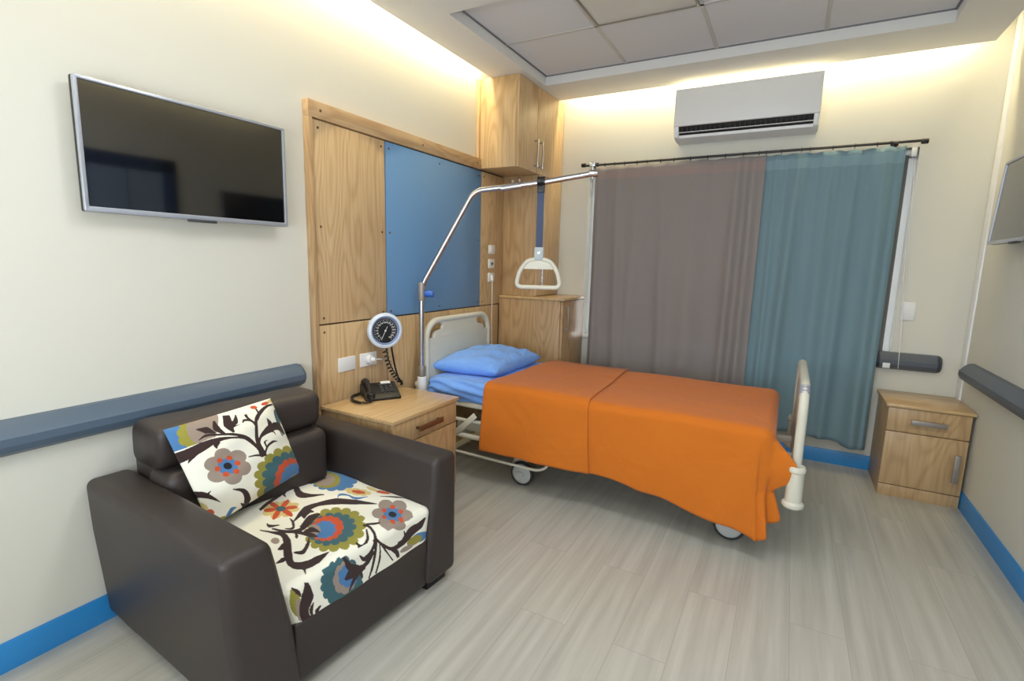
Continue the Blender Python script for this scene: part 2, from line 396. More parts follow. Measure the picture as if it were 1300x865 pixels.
# recessed square fixture in the tray
t = thing('recessed_ceiling_panel', 'square pale ceiling panel with a dark metal frame set among the grey tiles', 'ceiling panel', (1.31, -1.41, ZT))
bm = B()
for x0, x1, y0, y1 in ((1.024, 1.036, -1.70, -1.12), (1.58, 1.592, -1.70, -1.12), (1.036, 1.58, -1.70, -1.688), (1.036, 1.58, -1.132, -1.12)): box(bm, x0, x1, y0, y1, ZT-.008, ZT+.004, bev=.002)
part('frame', bm, plain('bronze grey metal', (128, 122, 112), .4, .5), t)
bm = B(); box(bm, 1.036, 1.58, -1.688, -1.132, ZT-.003, ZT+.003); part('diffuser', bm, plain('opal diffuser', (214, 211, 205), .5), t)
# cove strips
for nm, a, b_ in (('x', (.20, -4.9, 2.72), (.225, -.35, 2.732)), ('y', (.35, -.225, 2.72), (2.8, -.20, 2.732)), ('z', (WX-.225, -4.9, 2.72), (WX-.20, -.35, 2.732))):
    pass
# skirting
bm = B(); prism(bm, [(0, 0), (.013, 0), (.013, .090), (.009, .1), (0, .1)], 'y', YF, -.5); struct('baseboard_left', bm, m_base)
bm = B(); prism(bm, [(0, 0), (-.013, 0), (-.013, .090), (-.009, .1), (0, .1)], 'x', .64, WX); struct('baseboard_back', bm, m_base)
bm = B(); prism(bm, [(WX, 0), (WX-.013, 0), (WX-.013, .090), (WX-.009, .1), (WX, .1)], 'y', YF, 0); struct('baseboard_right', bm, m_base)
bm = B(); prism(bm, [(WX, -.004), (WX-.008, -.006), (WX-.013, -.018), (WX-.013, -.066), (WX-.008, -.078), (WX, -.08)], 'z', 0, 2.9); struct('trim_1', bm, m_white)

# window behind the curtains
win = put('window_1', loc=(0, 0, 0), kind='structure'); ORG[win.name] = Vector((0, 0, 0))
bm = B(); fy0, fy1 = .085, .135
for x0, x1, z0, z1 in ((OX0, OX0+.055, OZ0, OZ1), (OX1-.055, OX1, OZ0, OZ1), (OX0, OX1, OZ0, OZ0+.022), (OX0, OX1, OZ1-.055, OZ1), (1.30, 1.35, OZ0, OZ1), (2.04, 2.09, OZ0, OZ1)): box(bm, x0, x1, fy0, fy1, z0, z1, bev=.004)
part('window_frame', bm, m_white, win)
bm = B(); box(bm, OX0+.03, OX1-.03, .105, .112, OZ0+.03, OZ1-.03); part('glass', bm, m_glass, win, smooth=0)
bm = B(); box(bm, OX0+.001, OX1-.001, -.022, .085, OZ0-.002, OZ0+.018, bev=.004); part('window_sill', bm, m_white, win)
# unseen frame on the solid front wall, added around the fill light
win = put('fill_light_frame', kind='structure'); ORG[win.name] = Vector((0, 0, 0))
bm = B()
for x0, x1, z0, z1 in ((FX0, FX0+.06, FZ0, FZ1), (FX1-.06, FX1, FZ0, FZ1), (FX0, FX1, FZ0, FZ0+.06), (FX0, FX1, FZ1-.06, FZ1), (1.72, 1.78, FZ0, FZ1)): box(bm, x0, x1, YF, YF+.05, z0, z1, bev=.004)
part('window_frame', bm, m_white, win)
# blue-framed glazed door on the right wall, seen only as a reflection in the television
door = put('door_1', kind='structure'); ORG[door.name] = Vector((0, 0, 0))
DY0, DY1, DZ = -2.95, -1.62, 2.16
bm = B()
for y0, y1, z0, z1 in ((DY0, DY0+.11, 0, DZ), (DY1-.11, DY1, 0, DZ), (DY0, DY1, DZ-.11, DZ)): box(bm, WX-.03, WX, y0, y1, z0, z1, bev=.004)
part('door_frame', bm, plain('navy blue door frame', (40, 66, 110), .4), door)
bm = B(); box(bm, WX-.012, WX-.001, DY0+.11, DY1-.11, .01, DZ-.11); part('door_panel', bm, plain('pale blue door panel', (150, 168, 196), .3), door)
bm = B()
for k in range(1, 4): y = DY0+.11+k*(DY1-DY0-.22)/4; box(bm, WX-.018, WX-.011, y-.006, y+.006, .01, DZ-.11)
for z in (.5, 1.0, 1.55): box(bm, WX-.018, WX-.011, DY0+.11, DY1-.11, z-.006, z+.006)
part('glazing_bar', bm, plain('blue glazing bars', (96, 116, 150), .4), door)
bm = B(); tube(bm, rounded([(WX-.012, DY0+.2, 1.02), (WX-.06, DY0+.2, 1.02), (WX-.06, DY0+.3, 1.02)], .015), .009); part('door_handle', bm, m_steel, door)

# ================================================================ wall things
def rail(label, P0, P1, nrm, loc):
    """padded crash rail: profile swept between two points on a wall, with rounded end caps"""
    t = thing('crash_rail', label, 'handrail', loc)
    P0, P1, nrm = Vector(P0), Vector(P1), Vector(nrm); d = (P1-P0).normalized()
    prof = [(0, -.052), (.030, -.056), (.058, -.040), (.068, -.018), (.068, .008), (.046, .036), (.022, .054), (0, .056)]
    L = (P1-P0).length
    def ring(a, s):
        return [P0+d*a+nrm*(x*s)+Vector((0, 0, z*(s*.6+.4) if s < 1 else z)) for x, z in prof]
    def sweep(rows):
        b = B(); V = [[b.verts.new(p) for p in r] for r in rows]
        for r0, r1 in zip(V, V[1:]):
            for k in range(len(prof)-1): b.faces.new((r0[k], r0[k+1], r1[k+1], r1[k]))
        b.faces.new(V[0]); b.faces.new(V[-1][::-1]); return b
    part('rail_body', sweep([ring(.03, 1), ring(L-.03, 1)]), m_rail if loc[0] < 1 else m_raild, t, smooth=20)
    e = [(0, .45), (.003, .66), (.009, .82), (.018, .94), (.03, 1)]
    for a in (0, 1):
        rows = [ring(x if not a else L-x, s*1.004) for x, s in e]
        part('end_cap', sweep(rows), m_rail if loc[0] < 1 else m_railend, t, smooth=50)
    return t
rail('long slate blue padded rail on the left wall ending beside the oak panelling', (0, YF+.1, .787), (0, -2.445, .787), (1, 0, 0), (0, -3.8, .79))
rail('long slate padded rail on the right wall beyond the small bedside cabinet', (WX, -.20, .787), (WX, YF+.1, .787), (-1, 0, 0), (WX, -2.6, .79))
rail('short dark slate padded rail under the white wall plate beside the teal curtain', (2.70, 0, .787), (3.062, 0, .787), (0, -1, 0), (2.88, 0, .79))

def tv(name, label, loc, rz, w, h, tilt, far):
    """flat television in its own frame: screen faces +x, width along y"""
    t = thing(name, label, 'television', loc, rot=(0, tilt, rz))
    bm = B(); box(bm, -.028, -.006, -w/2, w/2, -h/2, h/2, bev=.006); box(bm, -.05, -.028, -w*.36, w*.36, -h*.36, h*.2, bev=.01); part('back_shell', bm, m_black, t)
    bm = plate(rrect(-w/2, w/2, -h/2, h/2, .008), [rrect(-w/2+.013, w/2-.013, -h/2+.018, h/2-.012, .003)], .014, Matrix(((0, 0, 1, 0), (1, 0, 0, 0), (0, 1, 0, 0), (0, 0, 0, 1))), .002)
    part('bezel', bm, m_silver, t, label='silver bezel')
    bm = B(); box(bm, -.006, .0005, -w/2+.012, w/2-.012, -h/2+.017, h/2-.011); part('screen', bm, m_screen, t, smooth=0)
    bm = B(); box(bm, -.006, .012, -.055, .055, -h/2-.009, -h/2+.002, bev=.004); part('logo_lip', bm, m_dkgrey, t)
    bm = B(); box(bm, -far, -.04, -.05, .05, -.09, .07, bev=.004); box(bm, -far, -far+.006, -.1, .1, -.1, .1); part('wall_bracket', bm, m_black, t)
    return t
tv('television', 'large flat television with silver bezel mounted above the armchair', (.080, -2.938, 1.727), R(-2.0), .763, .433, R(.4), .066)
tv('television', 'flat television on the right wall high beyond the bedside cabinet', (3.085, -.865, 1.742), R(180), .763, .425, R(-3), .068)

# air conditioner
ac = thing('air_conditioner', 'white split air conditioner above the curtain rod with its louvre open', 'air conditioner', (1.76, 0, 2.28))
A0, A1 = 1.303, 2.222
bm = B(); prism(bm, [(0, 2.285), (-.10, 2.282), (-.155, 2.300), (-.16, 2.318), (-.07, 2.335), (-.07, 2.375), (-.185, 2.385), (-.185, 2.60), (-.16, 2.625), (0, 2.625)], 'x', A0+.008, A1-.008); part('casing', bm, m_white, ac, smooth=20)
bm = B(); box(bm, A0, A1, -.205, -.184, 2.372, 2.628, bev=.008, seg=3); part('front_panel', bm, m_white, ac)
bm = B(); prism(bm, [(-.062, 2.332), (-.15, 2.322), (-.18, 2.376), (-.062, 2.382)], 'x', A0+.03, A1-.03); part('outlet', bm, m_black, ac, smooth=0)
bm = B()
for k in range(26): x = A0+.06+k*(A1-A0-.12)/25; box(bm, x-.0015, x+.0015, -.181, -.12, 2.330, 2.368)
part('vane', bm, m_dkgrey, ac)
bm = B(); prism(bm, [(-.188, 2.330), (-.19, 2.334), (-.10, 2.348), (-.10, 2.342)], 'x', A0+.035, A1-.035); part('louvre', bm, m_white, ac)
for a, b_ in ((A0+.002, A0+.034), (A1-.034, A1-.002)):
    bm = B(); prism(bm, [(-.02, 2.29), (-.10, 2.286), (-.168, 2.304), (-.196, 2.374), (-.02, 2.374)], 'x', a, b_, bev=.003); part('side_cheek', bm, m_white, ac)

# ================================================================ oak panelling behind the bed
PX = .030
pn = thing('wall_panelling', 'oak veneer bedhead panelling with a screwed frame behind the bed and bedside cabinet', 'wall panel', (0, -1.4, 0))
def board(nm, y0, y1, z0, z1, mt, x1=PX, label=None, x0=.001): 
    bm = B(); box(bm, x0, x1, y0, y1, z0, z1, bev=.0015); return part(nm, bm, mt, pn, label=label)
bm = B(); box(bm, .001, .012, -2.37, -.44, .0, 2.06); part('backing', bm, m_grove, pn, label='dark seam between the panels')
board('top_trim', -2.374, -.80, 2.052, 2.130, m_oakx, .042)
board('side_trim', -2.374, -2.350, 0, 2.052, m_oakd, .042)
board('panel', -2.345, -1.836, 1.030, 2.046, m_oak)
board('blue_panel', -1.828, -.786, 1.030, 2.046, m_blue, label='blue laminate centre panel')
board('panel', -.780, -.442, 1.030, 2.046, m_oak)
board('panel', -2.345, -1.838, 0, 1.022, m_oak)
board('panel', -1.826, -1.20, 0, 1.022, m_oak)
board('panel', -1.194, -.495, 0, 1.022, m_oak)
for y, z in ((-2.31, 2.01), (-2.31, 1.06), (-2.31, 1.53), (-1.865, 2.01), (-1.865, 1.53), (-1.865, 1.06), (-1.80, 2.01), (-1.80, 1.53), (-1.80, 1.06), (-1.31, 2.01), (-1.31, 1.06), (-.82, 2.01), (-.82, 1.53), (-.82, 1.06), (-2.31, .985), (-1.865, .985), (-.75, 2.01), (-.75, 1.06)):
    bm = B(); cyl(bm, (PX-.002, y, z), (PX+.0015, y, z), .0065, seg=16); part('screw', bm, m_brownh, pn)
for y in (-2.30, -1.5, -.86):
    bm = B(); cyl(bm, (.040, y, 2.09), (.0435, y, 2.09), .0065, seg=16); part('screw', bm, m_brownh, pn)

def handle(parent, c, axis, L, nrm, mt, w=.013, off=.03, nm='handle', label=None):
    """bar handle on two posts"""
    c = Vector(c); a = Vector(axis); n = Vector(nrm); s = a.cross(n)
    bm = B(); mtx = Matrix((a, s, n)).transposed().to_4x4()
    for k in (-1, 1): box(bm, k*(L/2-.012)-.006, k*(L/2-.012)+.006, -.006, .006, -.001, off, bev=.001, mat=Matrix.Translation(c) @ mtx)
    box(bm, -L/2, L/2, -w/2, w/2, off-.004, off+.006, bev=.002, mat=Matrix.Translation(c) @ mtx)
    return part(nm, bm, mt, parent, label=label)
# high wall cupboard
DX = .352
cb = thing('wall_cupboard', 'high two-door oak cupboard fixed under the ceiling in the corner', 'cupboard', (0, -.4, 2.06))
bm = B(); box(bm, .03, DX-.02, -.808, -.004, 2.06, 2.688, bev=.001); box(bm, .001, .03, -.826, -.004, 2.06, 2.688, bev=.001); part('body', bm, m_oak, cb)
for y0, y1, hy in ((-.806, -.505, -.545), (-.501, -.006, -.462)):
    bm = B(); box(bm, DX-.019, DX, y0, y1, 2.058, 2.686, bev=.0015); d = part('door', bm, m_oak, cb)
    handle(d, (DX, hy, 2.195), (0, 0, 1), .205, (1, 0, 0), m_chrome)
# tall narrow cupboard
tc = thing('tall_cupboard', 'narrow oak cupboard standing on the base cabinet behind the hanging grab handle', 'cupboard', (0, -.22, 1.1))
bm = B(); box(bm, .001, DX-.02, -.44, -.004, 1.101, 2.058, bev=.001); part('body', bm, m_oakd, tc)
bm = B(); box(bm, DX-.019, DX, -.44, -.006, 1.106, 2.054, bev=.0015); d = part('door', bm, m_oak, tc)
handle(d, (DX, -.405, 1.25), (0, 0, 1), .20, (1, 0, 0), m_chrome)
# base cabinet
bc = thing('base_cabinet', 'deep waist-high oak cabinet in the corner between bed and grey curtain', 'cabinet', (0, -.25, 0))
bm = B(); box(bm, .032, .588, -.486, -.004, .0, 1.078, bev=.001); part('body', bm, m_oakd, bc)
bm = B(); box(bm, .032, .624, -.495, -.003, 1.079, 1.10, bev=.003); part('worktop', bm, m_oaktop, bc)
bm = B(); box(bm, .590, .610, -.480, -.03, .08, 1.074, bev=.0015); d = part('door', bm, m_oakd, bc)
handle(d, (.610, -.435, .94), (0, 0, 1), .20, (1, 0, 0), m_steel)

# switches and sockets
def wplate(nm, label, y, z, wy, hz, rocker=None, group=None, mt=m_white):
    t = thing(nm, label, 'socket' if 'socket' in nm else 'switch', (PX, y, z), group=group)
    bm = B(); box(bm, PX, PX+.010, y-wy/2, y+wy/2, z-hz/2, z+hz/2, bev=.003); part('cover_plate', bm, mt, t)
    if rocker: bm = B(); box(bm, PX+.009, PX+.0135, y-rocker[0]/2, y+rocker[0]/2, z-rocker[1]/2, z+rocker[1]/2, bev=.002); part('rocker', bm, m_white, t)
    return t
wplate('wall_plate', 'blank white double wall plate above the telephone, nearest the armchair', -2.166, .793, .122, .078)
so = wplate('plug_socket', 'white socket with a round white plug in it below the dial gauge', -2.002, .794, .13, .078)
pl = thing('power_plug', 'round white plug pushed into the socket below the dial gauge', 'plug', (PX+.01, -2.01, .795))
bm = B(); cyl(bm, (PX+.010, -2.0, .796), (PX+.032, -2.0, .796), .026, bev=.004); cyl(bm, (PX+.03, -2.0, .796), (PX+.05, -1.99, .796), .016, r2=.011); part('plug_body', bm, m_white, pl)
bm = B(); tube(bm, rounded([(PX+.045, -1.992, .796), (PX+.06, -1.96, .795), (PX+.045, -1.925, .785), (PX+.012, -1.905, .775)], .02), .0035); part('cable', bm, m_white, pl)
wplate('light_switch', 'topmost white square switch of the three right of the blue panel', -.625, 1.468, .085, .07, (.05, .04))
t = wplate('call_switch', 'middle white plate of the three right of the blue panel', -.625, 1.356, .085, .07)
bm = B(); cyl(bm, (PX+.009, -.625, 1.356), (PX+.016, -.625, 1.356), .012, bev=.002); part('button', bm, m_dkgrey, t)
wplate('cord_socket', 'lowest white plate of the three with a white cord hanging from it', -.625, 1.248, .085, .07, (.028, .05))
cc = thing('pull_string', 'thin white cord hanging down the panelling behind the bed', 'cord', (PX+.02, -.65, 1.3))
bm = B(); cyl(bm, (PX+.012, -.625, 1.265), (PX+.016, -.625, 1.225), .009); tube(bm, rounded([(PX+.016, -.625, 1.23), (PX+.018, -.625, 1.1), (PX+.015, -.624, .9), (PX+.03, -.63, .55)], .1), .0028, seg=8); part('cord_line', bm, m_white, cc)
t = thing('wall_plate', 'white blank wall plate between the teal curtain and the corner', 'switch', (2.85, 0, 1.115))
bm = B(); box(bm, 2.814, 2.888, -.011, 0, 1.058, 1.178, bev=.003); part('cover_plate', bm, m_white, t)

# ================================================================ bedside cabinets
def bedside(label, W, D, H, loc, rz, oak, side, hmat, drawer_z, hl, hinge=1):
    """own frame: front faces +x, width along y, back at x = 0"""
    t = thing('bedside_cabinet', label, 'bedside cabinet', loc, rot=(0, 0, rz))
    if not rz: ORG[t.name] = Vector((0, 0, 0))
    bm = B(); box(bm, 0, D-.02, -W/2+.006, W/2-.006, 0, H-.02, bev=.001); part('carcass', bm, side, t)
    bm = B(); box(bm, 0, D+.012, -W/2-.008, W/2+.008, H-.020, H, bev=.003); part('top', bm, m_oaktop, t)
    bm = B(); box(bm, D-.02, D-.004, -W/2+.006, W/2-.006, 0, .072, bev=.001); part('plinth', bm, oak, t)
    bm = B(); box(bm, D-.019, D, -W/2+.006, W/2-.006, drawer_z+.003, H-.024, bev=.0015); d = part('drawer', bm, oak, t)
    handle(d, (D, 0, (drawer_z+H-.02)/2), (0, 1, 0), hl, (1, 0, 0), hmat, w=.028)
    bm = B(); box(bm, D-.019, D, -W/2+.006, W/2-.006, .078, drawer_z-.003, bev=.0015); d = part('door', bm, oak, t)
    handle(d, (D, hinge*(W/2-.05), .245), (0, 0, 1), .17, (1, 0, 0), hmat, w=.028)
    return t
bedside('oak bedside cabinet carrying the telephone between armchair and bed', .545, .485, .60, (.045, -2.083, 0), 0, m_oakr, m_oakd, m_brownh, .455, .20, -1)
bedside('small oak bedside cabinet standing in the corner beside the teal curtain', .405, .415, .585, (2.952, -.016, 0), R(-90), m_oakr, m_oakd, m_steel, .415, .17)

# ================================================================ dial gauge and telephone
g = thing('blood_pressure_gauge', 'round wall blood pressure gauge with black dial and coiled tube', 'gauge', (PX, -1.95, .97))
gc = Vector((.125, -1.955, .965)); gd = Vector((.88, -.45, .02)).normalized()
gx = Vector((0, 0, 1)).cross(gd).normalized(); gy = gd.cross(gx)
GM = Matrix((gx, gy, gd)).transposed().to_4x4(); GM.translation = gc
bm = B(); lathe(bm, [(0, -.03), (.085, -.03), (.100, -.022), (.104, -.004), (.101, .008), (.088, .014), (.084, .012), (.084, .0)], GM, 48); part('housing', bm, plain('pale blue white plastic', (206, 218, 236), .3), g)
bm = B(); lathe(bm, [(.084, .012), (.074, .004), (.071, .0), (0, 0)], GM, 48); part('bezel_ring', bm, plain('blue grey ring', (120, 138, 178), .35), g)
bm = B(); lathe(bm, [(.072, .0005), (.072, .003), (0, .003)], GM, 48); dial = part('dial', bm, m_black, g, label='black dial face')
bm = B()
for k in range(31):
    a = R(235-290*k/30); r0, r1 = (.058, .067) if k % 2 == 0 else (.062, .067)
    mt = GM @ Matrix.Translation((math.cos(a)*(r0+r1)/2, math.sin(a)*(r0+r1)/2, .0036)) @ Matrix.Rotation(a, 4, 'Z')
    box(bm, -(r1-r0)/2, (r1-r0)/2, -.0008, .0008, -.0004, .0004, mat=mt)
for k in range(16):
    a = R(235-290*k/15)
    text_mesh(bm, str(20*k), .0125, GM @ Matrix.Translation((math.cos(a)*.0485, math.sin(a)*.0485, .0036)))
part('dial_marking', bm, m_white, dial, smooth=0)
bm = B()
mt = GM @ Matrix.Translation((0, 0, .006)) @ Matrix.Rotation(R(-116), 4, 'Z')
box(bm, -.028, .058, -.0012, .0012, -.0005, .0005, mat=mt); cyl(bm, GM @ Vector((0, 0, .003)), GM @ Vector((0, 0, .0075)), .005); part('needle', bm, m_white, dial)
bm = B(); cyl(bm, (PX, -1.955, .965), tuple(gc-gd*.028), .03, r2=.045); box(bm, PX, PX+.008, -1.99, -1.92, .91, 1.02, bev=.002); part('wall_mount', bm, m_white, g)
bm = B(); pts = []
c0 = Vector((.095, -1.935, .872)); c1 = Vector((.10, -1.80, .625))
for k in range(11*12+1):
    u = k/(11*12); p = c0.lerp(c1, u)+Vector((0, -.02*math.sin(math.pi*u), -.02*math.sin(math.pi*u))); a = 2*math.pi*k/12
    d = (c1-c0).normalized(); e1 = Vector((1, 0, 0)); e2 = d.cross(e1).normalized()
    pts.append(p+(e1*math.cos(a)+e2*math.sin(a))*.012)
tube(bm, [(.105, -1.945, .93), (.10, -1.94, .89)]+pts, .0042, seg=6); tube(bm, rounded([(.10, -1.80, .63), (.11, -1.79, .612), (.09, -1.785, .607)], .01), .006, seg=8)
part('coiled_tube', bm, m_black, g)
bm = B(); tube(bm, rounded([(.10, -1.872, .955), (.085, -1.862, .86), (.09, -1.835, .72), (.10, -1.805, .625)], .1), .0055, seg=8); part('straight_tube', bm, m_black, g)

ph = thing('telephone', 'black desk telephone with its handset cord on the bedside cabinet', 'telephone', (.165, -2.055, .60), rot=(0, 0, R(-34)))
bm = B(); prism(bm, [(-.085, 0), (.085, 0), (.09, .014), (.04, .034), (-.06, .068), (-.088, .062)], 'y', -.09, .105, bev=.005, seg=3); base = part('base', bm, m_black, ph)
SL = Matrix.Translation((-.01, 0, .052)) @ Matrix.Rotation(math.atan2(.034, .1), 4, 'Y')
bm = B()
for i in range(4):
    for j in range(3): box(bm, -.022+.022*i-.007, -.022+.022*i+.007, .015+.026*j-.009, .015+.026*j+.009, -.001, .004, bev=.001, mat=SL)
part('keypad', bm, m_dkgrey, base)
bm = B(); box(bm, -.058, -.034, .02, .075, .0, .0022, mat=SL); part('name_card', bm, m_white, base, label='white card above the keys')
bm = B(); hp = [(-.085, -.062, .082), (-.05, -.062, .088), (.0, -.062, .080), (.05, -.062, .052), (.085, -.062, .040)]
tube(bm, rounded(hp, .05, 6), .013, seg=16); cyl(bm, (-.075, -.062, .058), (-.070, -.062, .084), .024, bev=.005); cyl(bm, (.073, -.062, .020), (.078, -.062, .050), .023, bev=.005); part('handset', bm, m_black, ph)
bm = B(); pts = []
P = [Vector(v) for v in rounded([(.095, -.062, .03), (.13, -.07, .012), (.14, -.125, .011), (.06, -.165, .011), (-.03, -.14, .011), (-.06, -.095, .012)], .05, 10)]
acc = 0
for k in range(len(P)-1):
    n = max(1, int((P[k+1]-P[k]).length/.0012))
    for q in range(n):
        p = P[k].lerp(P[k+1], q/n); d = (P[k+1]-P[k]).normalized(); s = d.cross(Vector((0, 0, 1))).normalized(); acc += .0012; a = acc/.006*2*math.pi
        pts.append(p+(s*math.cos(a)+Vector((0, 0, 1))*math.sin(a))*.0065)
tube(bm, pts, .0022, seg=5); part('coiled_cord', bm, m_black, ph)

# ================================================================ curtains
def curtain(name, label, x0, x1, zt, zb, mt, tape, group, folds, hem, yb=-.098, seed=1):
    nx, nz = 300, 60; u = np.linspace(0, 1, nx); v = np.linspace(0, 1, nz); U_, V_ = np.meshgrid(u, v, indexing='ij')
    rg = np.random.default_rng(seed); Y = np.zeros_like(U_)
    for c, wd, am, drift in folds:
        cc_ = c+drift*V_; Y -= am*(.35+.65*V_**.6)*np.exp(-((U_-cc_)/wd)**2)
    for k in range(5):
        f = rg.uniform(2, 7); Y += .0035*(.3+V_)*np.sin(2*np.pi*f*U_+rg.uniform(0, 6)+.6*V_)
    Y += .0018*np.sin(2*np.pi*17*U_)*(1-V_)**4
    X = x0+(x1-x0)*U_; X += .006*np.sin(3*V_+9*U_)*V_
    zbot = np.interp(U_, [h[0] for h in hem], [h[1] for h in hem]); Z = zt+(zbot-zt)*V_
    Z -= (1-V_)**8*.008*(1-np.cos(2*np.pi*U_*9))/2
    t = thing(name, label, 'curtain', ((x0+x1)/2, yb, zb), group=group)
    bm = B(); grid(bm, X, yb+Y, Z); o = part('cloth', bm, mt, t, smooth=180)
    s = o.modifiers.new('thickness', 'SOLIDIFY'); s.thickness = .002
    sel = (v > .012) & (v < .066); j0, j1 = np.where(sel)[0][[0, -1]]
    bm = B(); grid(bm, X[:, j0:j1+1], yb+Y[:, j0:j1+1]-.0022, Z[:, j0:j1+1]); part('heading_tape', bm, tape, t, smooth=180)
    return t
curtain('curtain', 'taupe grey curtain hanging left of the teal one', .690, 1.930, 2.150, .2, m_grcur, m_grtape, None,
    [(.03, .03, .05, 0), (.15, .035, .035, .05), (.29, .05, .04, -.04), (.44, .04, .035, .05), (.64, .06, .04, -.02), (.86, .03, .05, -.01), (.94, .03, .06, 0)], [(0, .2), (1, .2)], seed=3)
curtain('curtain', 'teal blue curtain at the right end of the rod', 1.905, 2.712, 2.150, .2, m_tlcur, m_tltape, None,
    [(.12, .03, .02, 0), (.27, .05, .07, -.04), (.50, .07, .04, .02), (.68, .05, .035, -.03), (.88, .06, .075, .01), (.975, .02, .02, 0)], [(0, .2), (.55, .205), (.80, .19), (.83, .175), (1, .165)], yb=-.086, seed=5)
rd = thing('curtain_rod', 'thin dark metal curtain rod across the window wall', 'curtain rod', (1.68, -.085, 2.17))
bm = B(); cyl(bm, (.585, -.085, 2.166), (2.79, -.085, 2.176), .0085, seg=16); part('rod', bm, plain('dark metal', (66, 64, 62), .35, .7), rd)
for x in (.578, 2.80): bm = B(); cyl(bm, (x-.018, -.085, 2.171), (x+.018, -.085, 2.171), .016, bev=.004); part('finial', bm, m_black, rd)
for x in (.665, 2.655):
    bm = B(); box(bm, x-.012, x+.012, -.006, 0, 2.14, 2.20, bev=.001); box(bm, x-.007, x+.007, -.085, 0, 2.150, 2.157, bev=.001); cyl(bm, (x-.012, -.085, 2.168), (x+.012, -.085, 2.168), .0145); part('bracket', bm, m_black, rd)
xs = [.70, .76, .84, .92, 1.02, 1.10, 1.20, 1.30, 1.42, 1.54, 1.66, 1.78, 1.88, 1.925, 2.02, 2.14, 2.19, 2.32, 2.44, 2.56, 2.63]
r0 = None
for x in xs:
    if r0 is None:
        bm = B(); tube(bm, [(x, -.085+.0135*math.cos(a), 2.163+.0145*math.sin(a)) for a in np.linspace(0, 2*math.pi, 20)[:-1]], .0022, seg=6, closed=True)
        r0 = part('curtain_ring', bm, m_black, rd); x00 = x
    else:
        c = r0.copy(); C.objects.link(c); c.parent = rd; c.location = (x-x00, 0, (x-x00)*.0045)
bl = thing('roller_blind', 'grey roller blind drawn down behind the curtains', 'blind', (1.69, .03, 2.1))
bm = B(); box(bm, .66, 2.748, .030, .033, .800, 2.13); part('fabric', bm, m_blind, bl, smooth=0)
bm = B(); cyl(bm, (.64, .045, 2.128), (2.765, .045, 2.128), .021); part('roller', bm, m_white, bl)
bm = B(); box(bm, .66, 2.748, .024, .038, .785, .803, bev=.003); part('bottom_bar', bm, m_white, bl)
bm = B()
for s, dx in ((0, 0), (1, .012)): tube(bm, rounded([(2.762+dx, .012, 2.125), (2.768+dx, -.012, 2.0), (2.80+dx, -.02, 1.35), (2.825, -.075 if 0 else -.073, .87), (2.83, -.078, .745)], .3, 8), .0021, seg=6)
part('chain', bm, m_white, bl)
bm = B(); box(bm, 2.752, 2.78, -.012, .03, 2.10, 2.152, bev=.003); part('end_bracket', bm, m_white, bl)
t = thing('cord_cleat', 'small white cleat on the short rail beside the teal curtain', 'cleat', (2.765, -.07, .755))
bm = B(); box(bm, 2.745, 2.785, -.083, -.069, .742, .776, bev=.003); part('cleat_body', bm, m_white, t)

# ================================================================ hospital bed
BX0, BX1, BY0, BY1 = .10, 2.24, -1.585, -.715
bed = thing('hospital_bed', 'cream metal hospital bed on castors against the oak panelling', 'bed', (1.2, -1.15, 0))
def end_board(nm, x, zb, zt, y0, y1):
    rr = .13; Rr = .13
    o = [(y0, zb)]+[(y1, zb)]+arc(y1-rr, zt-rr, rr, 0, 90, 10)+arc(y0+rr, zt-rr, rr, 90, 180, 10)
    hol = []
    for s in (1, -1):
        cy = (y0+rr) if s == 1 else (y1-rr); cz = zt-rr
        def q(r, a): return (cy-s*r*math.cos(R(a)), cz+r*math.sin(R(a)))
        h = [q(.102, a) for a in range(4, 92, 8)]+[(cy+s*.045, cz+.102), (cy+s*.055, cz+.08), (cy+s*.04, cz+.056)]+[q(.050, a) for a in range(88, 2, -8)]
        hol.append(h if s == 1 else h[::-1])
    mt = Matrix(((0, 0, 1, x), (1, 0, 0, 0), (0, 1, 0, 0), (0, 0, 0, 1)))
    bm = plate(o, hol, .026, mt, .006); p = part(nm, bm, m_cream, bed)
    rim = [(x, y0+.012, zb)]+[(x, a, b_) for a, b_ in arc(y0+rr, zt-rr, rr-.012, 180, 90, 10)]+[(x, a, b_) for a, b_ in arc(y1-rr, zt-rr, rr-.012, 90, 0, 10)]+[(x, y1-.012, zb)]
    bm = B(); tube(bm, rim, .021, seg=14); part('rim', bm, m_cream, p)
    return p
end_board('headboard', .115, .52, .992, -1.575, -.79)
fb = end_board('footboard', 2.262, .34, .856, -1.575, -.73)
bm = B(); tube(bm, [(2.262, -1.563+.12-.118*math.cos(a), .736+.118*math.sin(a)-.012) for a in np.linspace(.75, 1.15, 5)], .0235, seg=16); part('grip_band', bm, plain('mid grey rubber', (150, 152, 166), .6), fb, label='grey band on the rim')
